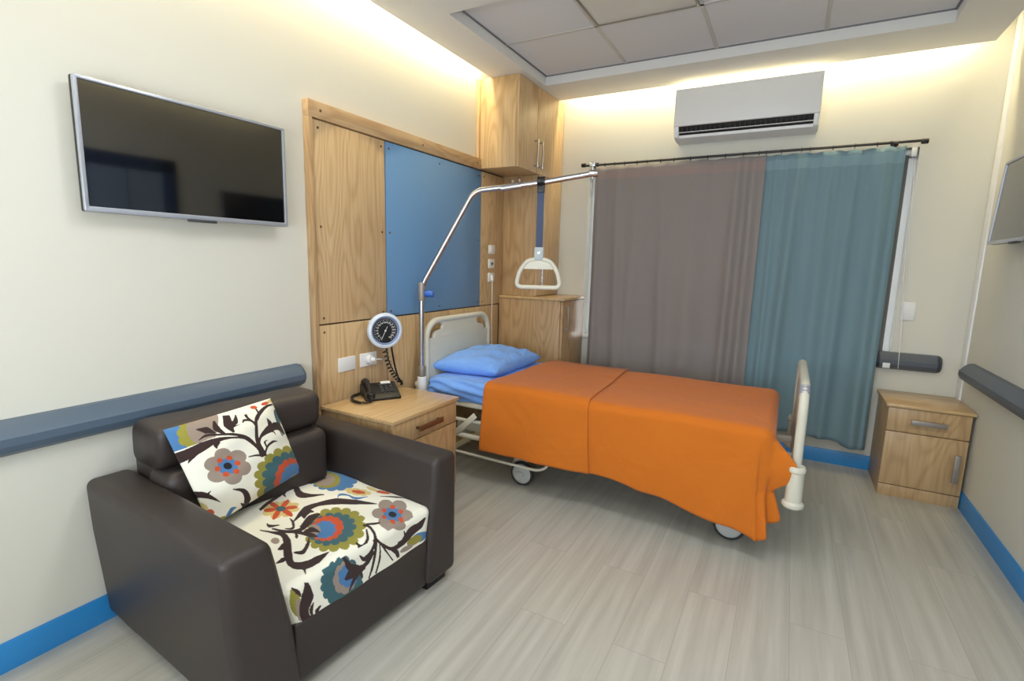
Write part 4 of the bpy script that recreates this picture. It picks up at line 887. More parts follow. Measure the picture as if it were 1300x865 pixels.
SEAT_PRINT = """4 425 815 438 816 447 812 456 806 462 799 467 791 469 782 464 771 478 766 485 760 490 751 492 743 492 735 489 728 480 723 489 714 493 705 494 698 492 691 487 686 481 682 467 683 473 672 472 664 468 657 463 654 456 652 447 653 434 659 433 649 427 643 420 641 412 640 403 643 394 647 385 657 378 650 369 648 361 650 351 654 343 660 336 667 333 679 321 677 311 680 302 686 295 692 290 701 287 710 291 720 277 724 269 732 262 740 258 748 258 757 261 764 272 770 259 780 255 790 253 799 254 807 259 812 267 817 281 815 275 828 275 837 279 845 285 849 293 851 304 849 318 841 319 853 325 860 334 862 343 862 352 859 362 853 372 841 380 849 390 849 399 848 408 844 417 836 423 828|2 387 767 405 752 418 737 429 722 435 706 437 692 435 680 428 670 419 662 405 658 389 657 372 659 353 664 333 673 314 685 296 698 281 713 270 730 262 745 259 761 260 775 266 785 276 794 291 798 308 798 328 796 349 789 369 780|6 368 755 380 744 390 733 398 721 401 710 403 699 402 690 396 682 390 677 379 673 368 672 354 673 340 677 326 683 313 691 300 702 289 713 280 724 275 736 274 747 275 757 279 765 288 772 298 776 311 777 325 775 340 770 355 763|8 592 752 602 752 607 750 609 747 611 743 609 740 605 736 597 732 604 729 604 725 603 722 599 718 595 714 588 713 579 712 579 707 575 703 571 700 565 698 558 697 552 697 546 701 540 695 533 693 527 692 521 693 516 695 513 697 513 704 503 701 497 701 492 703 489 706 488 710 489 714 496 718 487 720 484 724 483 726 484 731 487 735 493 738 503 740 499 745 500 749 504 753 509 756 515 759 522 759 530 757 534 763 539 766 546 769 552 769 559 769 564 767 566 761 575 766 582 766 588 766 592 764 595 761 597 757|5 572 743 578 742 580 740 581 737 581 735 579 732 577 729 571 728 572 725 569 721 566 718 561 717 556 716 552 715 547 717 543 714 538 712 534 713 530 714 526 715 524 717 525 720 520 721 517 723 516 726 515 729 517 732 521 734 526 736 526 739 527 743 531 745 535 747 540 748 545 749 549 747 554 749 559 751 564 751 568 750 571 749 573 746|4 537 635 533 642 528 647 526 652 527 655 529 661 535 666 542 671 550 675 561 675 573 673 588 673 599 674 607 684 612 695 616 709 620 721 616 725 608 714 600 704 593 695 583 689 575 686 564 686 551 686 541 684 531 682 521 677 514 672 511 665 513 656 520 649 528 641 533 636|5 663 805 666 802 666 798 664 795 660 791 655 788 649 785 641 783 633 780 625 780 617 779 609 779 603 781 597 784 594 786 591 789 591 793 593 797 597 801 602 804 608 807 616 810 624 811 633 813 641 813 648 812 655 811 660 808|8 599 793 600 790 601 788 598 785 594 783 589 781 582 780 575 780 567 780 559 781 551 782 544 784 537 786 533 789 529 792 528 795 529 798 530 800 534 802 540 805 546 805 554 806 562 805 570 805 578 803 586 801 592 798 596 796|8 471 486 486 489 496 486 504 481 509 475 511 467 508 459 498 452 511 446 516 438 517 431 515 424 510 419 501 415 486 416 492 405 489 397 484 392 476 388 467 388 457 390 446 398 440 389 431 385 422 384 413 386 405 390 398 398 398 409 384 406 373 408 365 412 360 419 357 427 360 435 370 443 356 449 349 456 347 464 349 471 355 477 363 482 379 480 374 492 376 500 382 507 390 510 400 510 412 508 422 499 429 509 438 513 448 514 458 510 466 506 471 498|5 480 491 482 489 484 485 485 481 485 477 483 473 481 468 477 464 472 460 467 458 462 455 457 454 452 454 447 454 444 456 441 459 439 462 439 466 438 470 440 475 443 479 446 483 451 487 456 490 461 492 466 494 471 493 476 492|5 527 437 528 434 527 432 524 430 518 429 511 429 503 428 494 430 484 431 475 432 465 434 457 438 449 440 444 443 441 447 440 449 441 452 443 453 449 454 456 455 465 455 474 454 485 453 495 451 504 448 512 446 518 442 524 440|5 481 384 477 384 472 388 466 391 459 397 453 404 446 411 441 418 435 425 432 432 428 439 427 444 428 447 430 449 433 449 438 448 443 445 449 440 456 434 462 427 469 421 475 413 480 405 483 399 486 393 487 389 486 385 485 384|5 391 403 388 406 385 409 384 413 385 417 387 422 389 426 392 430 397 434 401 437 406 438 412 440 417 440 421 439 426 438 429 436 431 432 431 428 430 424 430 420 427 416 423 412 420 408 415 405 409 404 404 402 399 402 394 402|5 337 459 335 460 336 464 339 465 345 466 353 467 362 466 372 466 383 464 394 463 403 459 412 457 419 453 426 451 429 448 430 445 429 443 425 441 420 439 413 439 404 439 394 440 384 442 373 443 363 446 354 449 346 452 340 455|5 384 516 388 514 394 511 401 506 408 500 416 492 422 485 429 477 433 468 438 462 440 456 442 451 442 447 440 445 436 445 432 446 427 450 419 454 413 460 405 467 399 475 392 483 387 491 382 498 380 505 378 511 378 514 380 516|3 448 456 452 457 455 455 458 453 459 451 459 449 459 447 457 446 460 443 460 441 460 439 460 438 459 436 457 435 453 436 453 433 451 432 449 430 447 429 444 430 441 430 438 432 435 430 432 430 429 431 427 432 424 433 422 434 421 437 417 438 414 439 412 441 411 443 410 445 410 447 412 449 410 451 408 453 408 455 409 457 410 458 413 459 416 459 416 461 418 463 420 464 423 465 426 465 429 464 432 462 434 463 437 464 440 464 443 463 446 461 448 459|2 765 564 775 566 785 564 792 561 798 554 804 546 806 538 804 527 817 525 825 521 831 514 836 508 837 500 837 493 830 485 843 479 848 472 853 466 854 459 853 452 849 446 839 443 849 434 852 426 854 420 852 414 849 409 843 407 831 407 837 397 838 389 836 384 833 380 827 378 819 377 807 382 809 371 807 365 803 362 797 359 790 360 782 362 771 370 769 361 764 356 757 355 750 355 743 358 734 363 728 373 720 366 713 365 705 365 698 369 691 373 684 380 680 391 671 388 661 389 653 393 646 398 640 405 637 412 638 423 625 425 616 429 608 434 603 442 600 449 600 457 606 464 592 470 584 478 579 486 576 493 576 500 580 507 591 510 578 521 572 530 570 538 571 545 575 550 582 554 597 552 587 565 585 574 587 581 592 587 598 589 607 589 623 582 619 596 620 604 626 608 633 611 642 609 651 606 664 595 666 607 673 611 680 613 688 611 697 608 706 601 715 588 722 596 730 597 739 595 748 592 755 585 761 576|3 745 534 754 538 762 536 769 533 774 527 779 521 780 514 778 504 789 503 796 499 801 493 804 487 805 480 804 474 796 469 807 463 812 457 815 451 815 445 813 440 809 436 799 435 807 426 809 419 809 414 806 409 803 407 796 405 785 409 789 399 789 393 786 389 781 385 775 385 768 387 758 394 758 385 754 380 748 378 742 378 736 379 729 384 722 393 717 386 711 385 704 384 698 387 691 391 687 397 684 408 674 404 666 405 660 408 654 413 649 418 647 425 649 434 638 436 630 440 623 446 620 451 619 458 619 464 627 470 614 476 608 483 604 489 604 496 605 501 610 506 621 508 611 517 608 525 607 532 610 537 615 540 622 542 635 538 629 549 630 556 632 561 637 564 644 564 653 562 665 554 665 565 669 570 675 571 682 572 689 568 696 564 704 552 710 560 717 562 724 561 731 558 737 553 743 546|5 716 508 723 510 728 508 734 504 738 501 741 497 744 491 743 485 750 484 755 480 759 476 762 472 762 467 763 463 758 459 765 454 769 450 771 446 771 442 770 438 768 435 762 433 766 427 767 423 768 420 766 415 763 413 759 412 751 414 753 408 753 403 751 400 747 399 743 399 738 399 731 404 730 398 727 395 723 394 718 394 713 396 708 398 703 404 699 400 694 399 689 400 685 402 679 404 675 409 673 416 666 414 661 415 655 418 651 421 648 426 646 431 646 436 638 439 633 441 628 446 625 450 624 455 623 460 628 463 620 467 615 473 613 477 613 482 614 486 616 489 623 491 617 497 614 502 615 507 616 510 620 512 625 514 633 512 629 519 630 524 633 527 637 529 642 529 647 528 655 523 656 530 659 532 663 534 668 534 674 531 680 529 685 522 689 526 695 527 700 526 705 523 709 520 714 515|4 710 482 716 482 721 479 726 477 730 473 732 468 733 464 732 459 739 457 742 452 745 448 746 444 746 440 744 437 739 435 744 430 744 425 744 422 743 419 739 417 735 415 729 417 729 412 727 409 724 407 719 405 715 406 710 408 704 412 701 408 697 408 692 408 687 410 682 413 678 416 675 421 669 422 664 423 659 426 656 430 652 434 651 438 652 444 645 446 641 451 638 455 636 460 636 464 638 467 644 469 639 474 637 479 638 483 640 486 643 488 647 489 655 488 653 494 656 497 659 499 663 499 669 500 674 497 680 493 683 496 688 497 693 497 698 495 702 491 707 487|6 679 446 685 442 689 436 693 430 695 425 695 420 695 415 692 411 687 408 682 407 676 406 669 407 662 408 655 412 648 415 641 420 636 425 632 431 630 436 630 442 630 447 633 450 638 454 643 456 650 456 657 455 664 453 671 450|6 865 721 866 720 869 717 872 712 872 705 871 698 869 689 866 680 865 671 863 675 855 675 847 677 838 681 829 686 822 692 816 700 811 707 808 715 807 723 808 730 811 736 815 741 821 744 829 746 837 745 846 743 855 738 863 733|6 880 685 884 684 887 681 890 676 890 670 889 662 887 653 884 645 879 636 874 628 868 620 865 614 862 623 854 627 847 633 841 640 837 647 833 655 833 662 833 669 836 675 841 679 847 682 854 683 862 683 865 676 868 681 874 684|6 854 637 859 630 864 624 865 608 865 602 865 595 863 598 859 593 853 590 846 588 839 589 830 591 822 594 814 599 807 605 800 611 796 618 792 626 792 633 792 640 795 645 800 650 805 653 812 654 821 654 830 651 838 648 846 644|6 786 667 793 660 798 652 801 644 802 638 801 631 798 625 795 621 788 618 781 617 773 616 764 619 755 622 747 628 739 633 732 641 727 648 723 656 722 663 723 670 726 676 730 681 736 684 744 686 752 685 761 683 771 678 779 674|6 759 730 765 722 771 714 775 706 775 698 775 691 772 685 767 680 762 678 754 676 745 677 736 679 727 682 718 688 709 694 703 702 697 710 694 718 692 726 692 734 695 740 700 745 707 748 714 750 723 748 733 746 742 742 750 736|6 802 760 808 752 814 744 817 736 818 728 817 721 814 715 809 710 804 707 796 706 788 707 778 709 769 712 761 718 752 725 746 733 740 740 737 749 735 757 736 765 739 771 744 776 750 779 758 781 767 779 776 777 785 773 794 767|6 847 710 857 696 864 683 865 665 865 653 865 640 865 636 857 628 847 624 835 621 821 622 805 625 791 631 776 640 763 650 752 663 743 676 737 690 734 703 735 716 740 726 748 735 759 740 772 743 787 742 804 737 819 730 834 721|4 831 699 836 697 841 693 844 690 846 686 848 682 848 679 846 676 850 671 852 667 853 663 852 660 851 657 849 655 844 654 846 650 846 647 844 643 841 641 837 641 833 641 828 642 827 639 824 638 821 637 817 638 811 639 807 641 803 646 799 644 795 645 790 647 786 649 782 652 779 656 778 661 773 663 768 666 765 669 762 673 761 677 760 681 762 685 758 689 756 692 754 696 754 700 756 703 758 706 763 707 760 712 761 715 763 718 766 720 770 720 774 721 779 718 781 722 784 723 788 724 792 724 797 722 802 720 805 715 810 716 814 716 819 713 823 710 827 707 830 704|5 857 684 859 683 861 680 862 677 862 675 862 673 861 671 859 669 858 667 856 667 853 667 849 668 846 670 844 672 841 673 839 676 838 678 837 681 836 684 836 686 838 688 839 689 841 690 844 691 847 691 849 690 852 689 855 687|5 851 648 853 646 854 643 855 641 856 638 855 636 854 634 853 633 851 632 848 632 845 631 843 632 840 633 837 635 835 637 832 640 831 642 830 644 830 646 830 649 831 651 833 653 834 654 836 654 839 654 842 653 846 652 848 650|5 806 649 808 646 810 643 811 641 811 638 811 636 810 634 809 633 807 632 804 632 801 631 799 632 796 633 793 635 791 637 788 640 786 642 785 644 785 647 785 649 785 651 787 653 789 654 792 654 795 654 797 653 800 652 804 651|5 766 686 769 683 770 681 772 678 772 675 772 673 771 671 769 670 767 669 764 668 762 669 759 670 756 670 753 672 750 675 748 677 746 680 745 683 744 685 745 688 746 690 747 691 750 692 752 692 755 692 758 692 761 690 764 688|5 772 725 775 722 777 720 778 717 778 714 778 712 777 710 776 708 774 707 771 706 768 706 765 707 761 709 758 711 756 712 754 715 752 718 751 721 750 724 750 726 751 728 753 730 755 731 758 732 761 731 764 730 767 729 770 727|5 819 724 822 721 823 718 824 715 824 713 824 710 824 708 822 707 820 706 817 706 814 705 811 706 809 708 805 710 802 712 800 715 799 717 798 719 798 722 797 725 798 727 800 729 802 730 805 730 808 730 811 729 814 728 816 726|7 817 689 820 685 822 681 824 677 825 673 824 669 823 666 821 664 818 663 814 661 810 662 805 663 801 664 795 667 792 671 789 675 786 678 784 682 784 686 784 690 786 693 788 696 791 697 795 698 799 697 804 697 808 695 813 692|3 1012 453 1020 456 1025 455 1029 454 1032 450 1034 446 1033 441 1029 434 1037 434 1041 431 1043 427 1044 423 1043 418 1040 412 1034 406 1039 403 1041 399 1041 394 1040 389 1037 384 1032 380 1025 375 1027 370 1027 365 1025 360 1021 356 1017 351 1011 348 1004 346 1004 340 1001 335 997 330 992 326 987 324 981 322 975 322 972 316 968 311 963 308 957 306 952 305 947 305 942 308 937 302 932 299 927 297 922 296 917 297 913 299 911 304 904 299 898 298 894 298 889 299 886 301 884 305 884 311 877 309 872 309 868 311 865 313 865 317 865 322 867 328 865 328 863 339 860 345 859 350 859 354 862 357 865 353 862 366 859 372 859 377 860 381 863 383 865 379 867 383 865 388 865 393 866 398 869 403 873 407 878 411 886 413 885 420 888 425 892 430 896 434 901 437 907 439 914 439 917 446 922 451 927 455 932 458 938 459 944 459 949 456 954 463 960 466 966 469 971 470 976 469 981 467 983 461 991 466 997 468 1002 468 1007 467 1010 464 1012 460|6 970 433 978 434 984 432 989 429 993 425 995 420 995 414 992 408 997 404 999 399 998 394 997 388 993 383 988 378 981 374 981 368 977 363 972 358 966 355 960 352 953 351 946 352 940 347 934 345 927 344 920 344 914 345 909 348 906 353 899 352 893 353 888 356 885 360 882 365 882 370 885 376 880 380 878 385 878 390 879 396 882 401 887 406 894 409 894 416 897 421 902 426 908 430 915 433 922 434 929 433 935 438 942 441 949 443 956 442 962 441 967 438|4 964 439 971 440 976 439 980 436 983 432 983 427 982 422 978 416 981 412 981 407 980 402 977 397 973 392 967 388 960 385 958 379 953 374 948 371 942 368 936 366 931 366 926 369 920 366 914 364 909 365 904 367 901 370 899 374 901 380 895 381 892 384 891 388 891 393 893 399 896 404 902 409 901 414 903 420 907 425 912 429 918 433 924 436 930 435 935 441 941 445 947 447 953 447 959 446 963 444|2 930 226 942 227 952 227 961 227 968 225 973 223 976 220 975 216 972 212 967 208 959 204 950 200 940 196 928 193 917 191 906 190 896 190 887 190 880 192 875 194 873 197 873 201 876 205 881 209 888 213 897 217 908 221 919 224|6 956 231 966 231 975 231 982 231 988 230 992 228 995 226 994 224 992 221 988 218 982 216 974 214 965 212 956 210 946 209 936 208 928 208 920 209 914 210 910 212 908 214 908 216 910 218 914 221 921 223 928 226 937 228 946 229|4 973 813 978 814 982 812 986 808 988 801 989 792 990 782 989 770 986 758 983 746 979 735 975 725 970 717 965 712 960 708 955 707 951 709 947 713 945 719 944 727 943 737 944 749 946 761 949 773 953 784 957 794 962 803 968 809|2 967 773 972 774 976 773 980 771 983 766 985 759 986 751 986 742 985 732 983 723 980 714 976 706 972 699 968 694 964 690 959 689 955 690 952 692 949 697 947 703 945 711 945 720 946 729 948 739 951 748 954 756 958 763 963 769|6 981 723 983 724 986 722 987 719 989 714 990 708 990 700 989 692 988 684 987 676 985 668 982 662 980 656 977 652 974 650 972 650 970 651 968 654 966 659 965 665 965 672 966 680 967 688 968 697 970 704 972 711 975 717 978 721|6 636 312 639 309 641 306 643 304 644 301 643 298 642 296 639 293 636 291 632 291 628 291 624 290 619 291 615 293 611 294 608 297 606 300 604 303 603 306 604 309 605 312 608 314 610 315 614 317 618 317 623 316 628 316 632 314|1 544 340 560 343 576 345 593 349 607 354 617 361 627 370 634 380 638 391 637 405 633 419 627 434 623 448 616 461 610 476 604 489 598 505 589 508 590 495 591 483 592 470 593 457 600 442 607 426 613 414 615 402 613 392 607 382 599 374 590 366 578 360 565 355 549 352 534 347|1 564 417 559 435 554 454 549 471 548 486 542 501 538 515 536 529 535 544 541 558 549 573 559 587 572 600 583 613 598 625 614 636 631 648 647 661 665 672 683 684 700 697 696 700 672 695 649 688 624 682 601 675 582 664 563 654 546 643 530 630 521 613 513 595 508 577 505 561 500 547 498 534 497 520 499 503 512 483 526 461 542 440 555 420|1 513 313 528 315 543 318 557 321 570 323 583 325 595 328 604 330 615 330 624 327 632 325 640 320 649 316 660 309 676 299 695 286 714 274 733 267 752 259 771 253 789 253 805 255 817 262 826 269 834 278 837 287 839 298 839 309 840 320 836 333 832 346 827 359 822 371 818 373 815 364 811 353 807 344 803 336 801 326 800 316 798 307 793 300 789 292 782 285 774 280 769 277 762 279 753 283 741 290 728 298 714 305 698 315 679 327 658 339 638 345 622 350 607 352 594 351 583 349 574 343 566 337 557 333 545 329 533 325 520 321 507 318|1 791 252 799 255 806 259 814 262 820 265 824 266 826 266 830 267 837 264 844 261 851 258 853 261 847 265 840 269 833 275 823 280 811 283 801 282 793 279 786 274 778 271 771 267|1 675 280 678 282 680 283 683 285 685 288 686 292 683 296 681 301 677 307 673 312 671 317 653 319 655 315 656 311 657 306 658 303 659 300 662 296 664 293 665 289 668 285 669 282|1 732 236 734 240 736 243 738 246 739 250 742 253 741 258 741 262 740 267 740 271 740 276 723 282 722 278 722 274 721 270 719 266 718 262 721 257 722 252 724 247 725 243 727 238|1 592 341 600 348 610 354 618 361 627 368 637 373 648 378 659 382 671 385 683 388 693 389 697 395 701 398 705 401 708 405 712 409 708 413 700 413 692 413 684 414 676 413 666 411 658 407 651 401 641 396 632 389 625 383 615 376 607 369 598 362 591 354 582 346|1 730 302 737 304 743 307 750 309 756 313 760 319 757 328 751 336 745 346 738 354 731 362 723 368 716 374 708 378 702 383 695 387 692 385 697 381 703 375 707 370 711 366 716 360 721 353 727 346 732 339 736 332 737 328 737 324 735 320 732 316 727 311 723 306|1 615 407 613 418 611 429 608 439 606 450 606 459 603 468 600 478 599 487 598 496 596 506 587 510 583 504 579 497 575 490 573 482 571 473 577 460 584 447 592 434 600 421 607 409|1 655 387 657 394 661 401 663 407 667 413 672 416 673 420 676 423 682 426 688 428 694 430 688 437 679 437 669 439 659 439 649 439 640 436 639 428 639 419 642 409 645 399 646 390|1 532 419 539 417 545 414 553 412 558 410 562 407 569 404 577 399 584 396 588 392 590 390 590 388 589 384 585 380 580 375 577 370 583 367 588 370 594 373 600 377 604 380 606 386 600 394 592 400 582 407 573 412 564 417 555 420 548 421 542 422 536 422 530 424|1 486 355 493 352 498 350 505 346 515 344 524 343 529 349 533 354 535 360 539 366 542 373 537 376 530 372 524 367 517 363 510 360 504 359 502 358 500 357 496 357 490 359 485 360|1 631 372 636 369 641 368 646 365 649 363 650 361 649 362 649 363 651 361 653 359 656 357 668 355 668 357 667 359 665 362 662 366 656 371 650 373 643 375 638 375 634 376 629 376|1 559 505 552 506 544 506 536 506 528 504 522 499 528 488 535 478 543 469 550 461 557 453 578 449 575 457 570 465 565 473 564 479 564 481 562 484 560 487 561 491 564 496 565 501|1 790 546 795 548 800 551 804 552 811 552 823 550 835 545 850 539 862 531 865 523 872 524 881 525 893 524 907 522 924 518 940 514 955 509 967 505 977 501 986 497 996 492 1001 498 992 503 983 509 974 515 962 520 948 525 931 530 914 534 900 536 888 538 877 538 867 536 863 544 848 551 832 557 817 562 805 564 795 564 789 561 784 558 780 555|1 793 558 797 561 801 564 804 567 808 571 812 575 815 579 817 583 820 589 822 593 824 598 815 605 812 601 809 597 806 592 803 588 800 584 796 580 794 577 790 573 787 569 783 565|1 865 523 873 533 886 543 899 554 910 564 920 574 930 584 939 595 946 608 951 623 955 637 956 653 956 669 953 685 948 702 942 717 939 731 937 740 935 750 934 761 931 773 924 781 915 787 907 792 898 797 894 792 895 780 897 769 899 757 899 746 899 737 898 727 898 713 900 698 908 685 917 673 926 662 932 651 934 640 934 628 934 617 931 607 927 599 921 591 913 582 904 573 894 562 882 551 870 540 865 529|1 898 670 905 671 912 672 919 672 922 671 923 668 925 667 927 661 928 653 928 645 929 636 938 641 939 650 941 660 943 671 944 681 942 690 933 691 924 688 915 684 907 679 899 676|1 928 585 936 593 944 602 952 609 959 615 964 619 967 622 971 625 977 627 983 630 990 633 994 647 988 646 982 646 976 645 968 643 958 637 949 628 942 618 935 609 928 599 922 590|1 870 538 881 544 892 550 903 556 914 563 926 569 938 577 950 585 963 593 977 601 990 609 989 615 976 607 963 599 950 591 937 584 925 577 913 569 902 563 891 556 881 549 870 543|1 888 453 894 456 900 458 906 461 914 466 922 476 924 484 923 492 921 499 918 505 914 511 908 516 901 520 894 524 886 528 878 532 874 526 879 520 885 514 891 508 895 502 898 497 901 491 902 485 903 480 903 475 902 474 904 474 902 471 898 467 892 462 887 456|1 849 460 855 460 862 458 865 453 866 460 870 468 871 475 870 482 868 488 865 494 865 498 857 514 847 522 835 530 823 538 813 545 810 542 820 532 830 524 841 516 849 508 853 503 856 497 859 491 860 484 861 479 860 476 860 473 858 471 854 469 849 467 845 465|1 980 466 973 466 966 465 960 465 955 466 952 468 949 471 947 477 945 484 943 492 940 499 934 505 929 510 923 516 917 521 912 526 904 519 908 512 912 505 916 499 920 492 923 485 926 479 928 472 930 464 933 457 938 452 946 451 955 453 963 456 971 459 978 462|1 996 409 990 416 982 423 975 431 969 438 965 446 961 452 958 459 955 467 953 475 951 483 936 473 937 465 938 456 940 447 942 439 947 430 955 424 964 419 973 414 983 410 993 405|1 950 395 952 404 954 412 956 421 959 430 962 439 958 445 954 453 951 461 948 469 945 478 929 470 926 458 923 447 919 435 916 424 914 412 919 406 924 401 929 397 935 393 940 388|1 866 387 874 389 883 391 893 393 904 397 916 404 927 415 934 426 940 436 945 445 950 454 928 458 921 449 915 440 909 432 905 427 901 424 898 419 892 413 883 407 874 400 865 393|1 881 547 893 547 906 547 918 547 931 546 942 544 953 541 963 538 974 533 984 529 994 524 1000 531 990 536 980 541 969 545 959 550 947 553 935 554 922 554 909 553 896 552 883 552|1 875 242 884 239 892 236 900 232 905 228 914 227 924 224 936 220 950 219 963 219 978 221 995 226 1016 239 1026 257 1028 271 1028 284 1027 294 1026 303 1025 310 1023 318 1021 325 1018 324 1014 314 1011 305 1008 295 1004 285 1000 274 996 261 992 252 991 252 994 255 989 253 980 252 971 251 965 254 957 260 948 266 937 271 921 269 907 265 894 260 881 256|1 954 268 957 265 960 262 963 258 967 255 971 253 977 253 982 254 987 255 992 257 996 258 1000 266 996 266 991 266 988 266 984 266 981 267 977 267 972 268 967 269 962 270 957 271|1 981 296 982 292 982 287 983 283 984 279 986 275 990 274 994 273 999 274 1002 274 1006 274 1012 283 1009 284 1006 285 1003 286 1001 287 1000 288 997 289 994 291 991 293 988 296 985 298|1 911 229 906 227 902 226 897 225 892 223 886 221 881 216 877 211 873 206 869 202 865 197 867 195 872 199 877 202 883 206 887 208 892 210 895 213 898 216 902 219 907 222 911 226|1 122 746 145 734 168 721 190 709 213 698 233 688 249 680 266 672 285 665 307 660 324 661 329 674 330 689 329 705 327 723 327 739 315 747 304 737 294 726 285 717 273 710 262 708 260 706 257 705 250 706 237 710 222 715 205 720 186 727 165 735 142 745 121 753|1 271 673 266 685 261 699 255 713 251 724 248 736 247 747 248 758 250 768 252 777 255 785 254 793 255 798 257 803 258 808 260 814 250 821 243 820 235 819 228 818 221 815 214 810 214 800 214 789 216 776 218 762 222 748 227 735 234 720 241 706 249 692 256 679|1 302 590 317 583 334 573 354 564 374 554 396 548 412 549 421 553 429 558 436 565 442 572 449 580 455 588 461 599 468 608 474 618 468 622 457 615 448 608 437 601 427 595 416 591 405 589 393 587 383 586 373 587 365 590 359 590 349 594 335 601 316 609 299 616|1 263 627 270 605 279 584 287 562 295 543 301 525 306 512 310 500 314 489 317 478 323 467 330 453 338 440 346 426 355 414 363 400 384 396 378 407 371 421 364 433 357 446 351 459 345 469 340 480 337 491 332 502 327 517 320 534 313 553 305 574 297 595 289 617|1 349 527 342 530 335 533 328 535 325 537 327 537 324 539 320 545 315 551 310 559 305 566 294 569 296 563 299 556 301 549 305 543 311 535 323 528 333 525 339 524 345 523 350 523|1 658 752 671 759 683 765 695 771 707 778 718 784 728 792 735 798 743 805 751 812 759 819 754 824 745 818 735 812 726 808 717 802 706 796 697 789 686 781 675 772 664 764 653 756"""
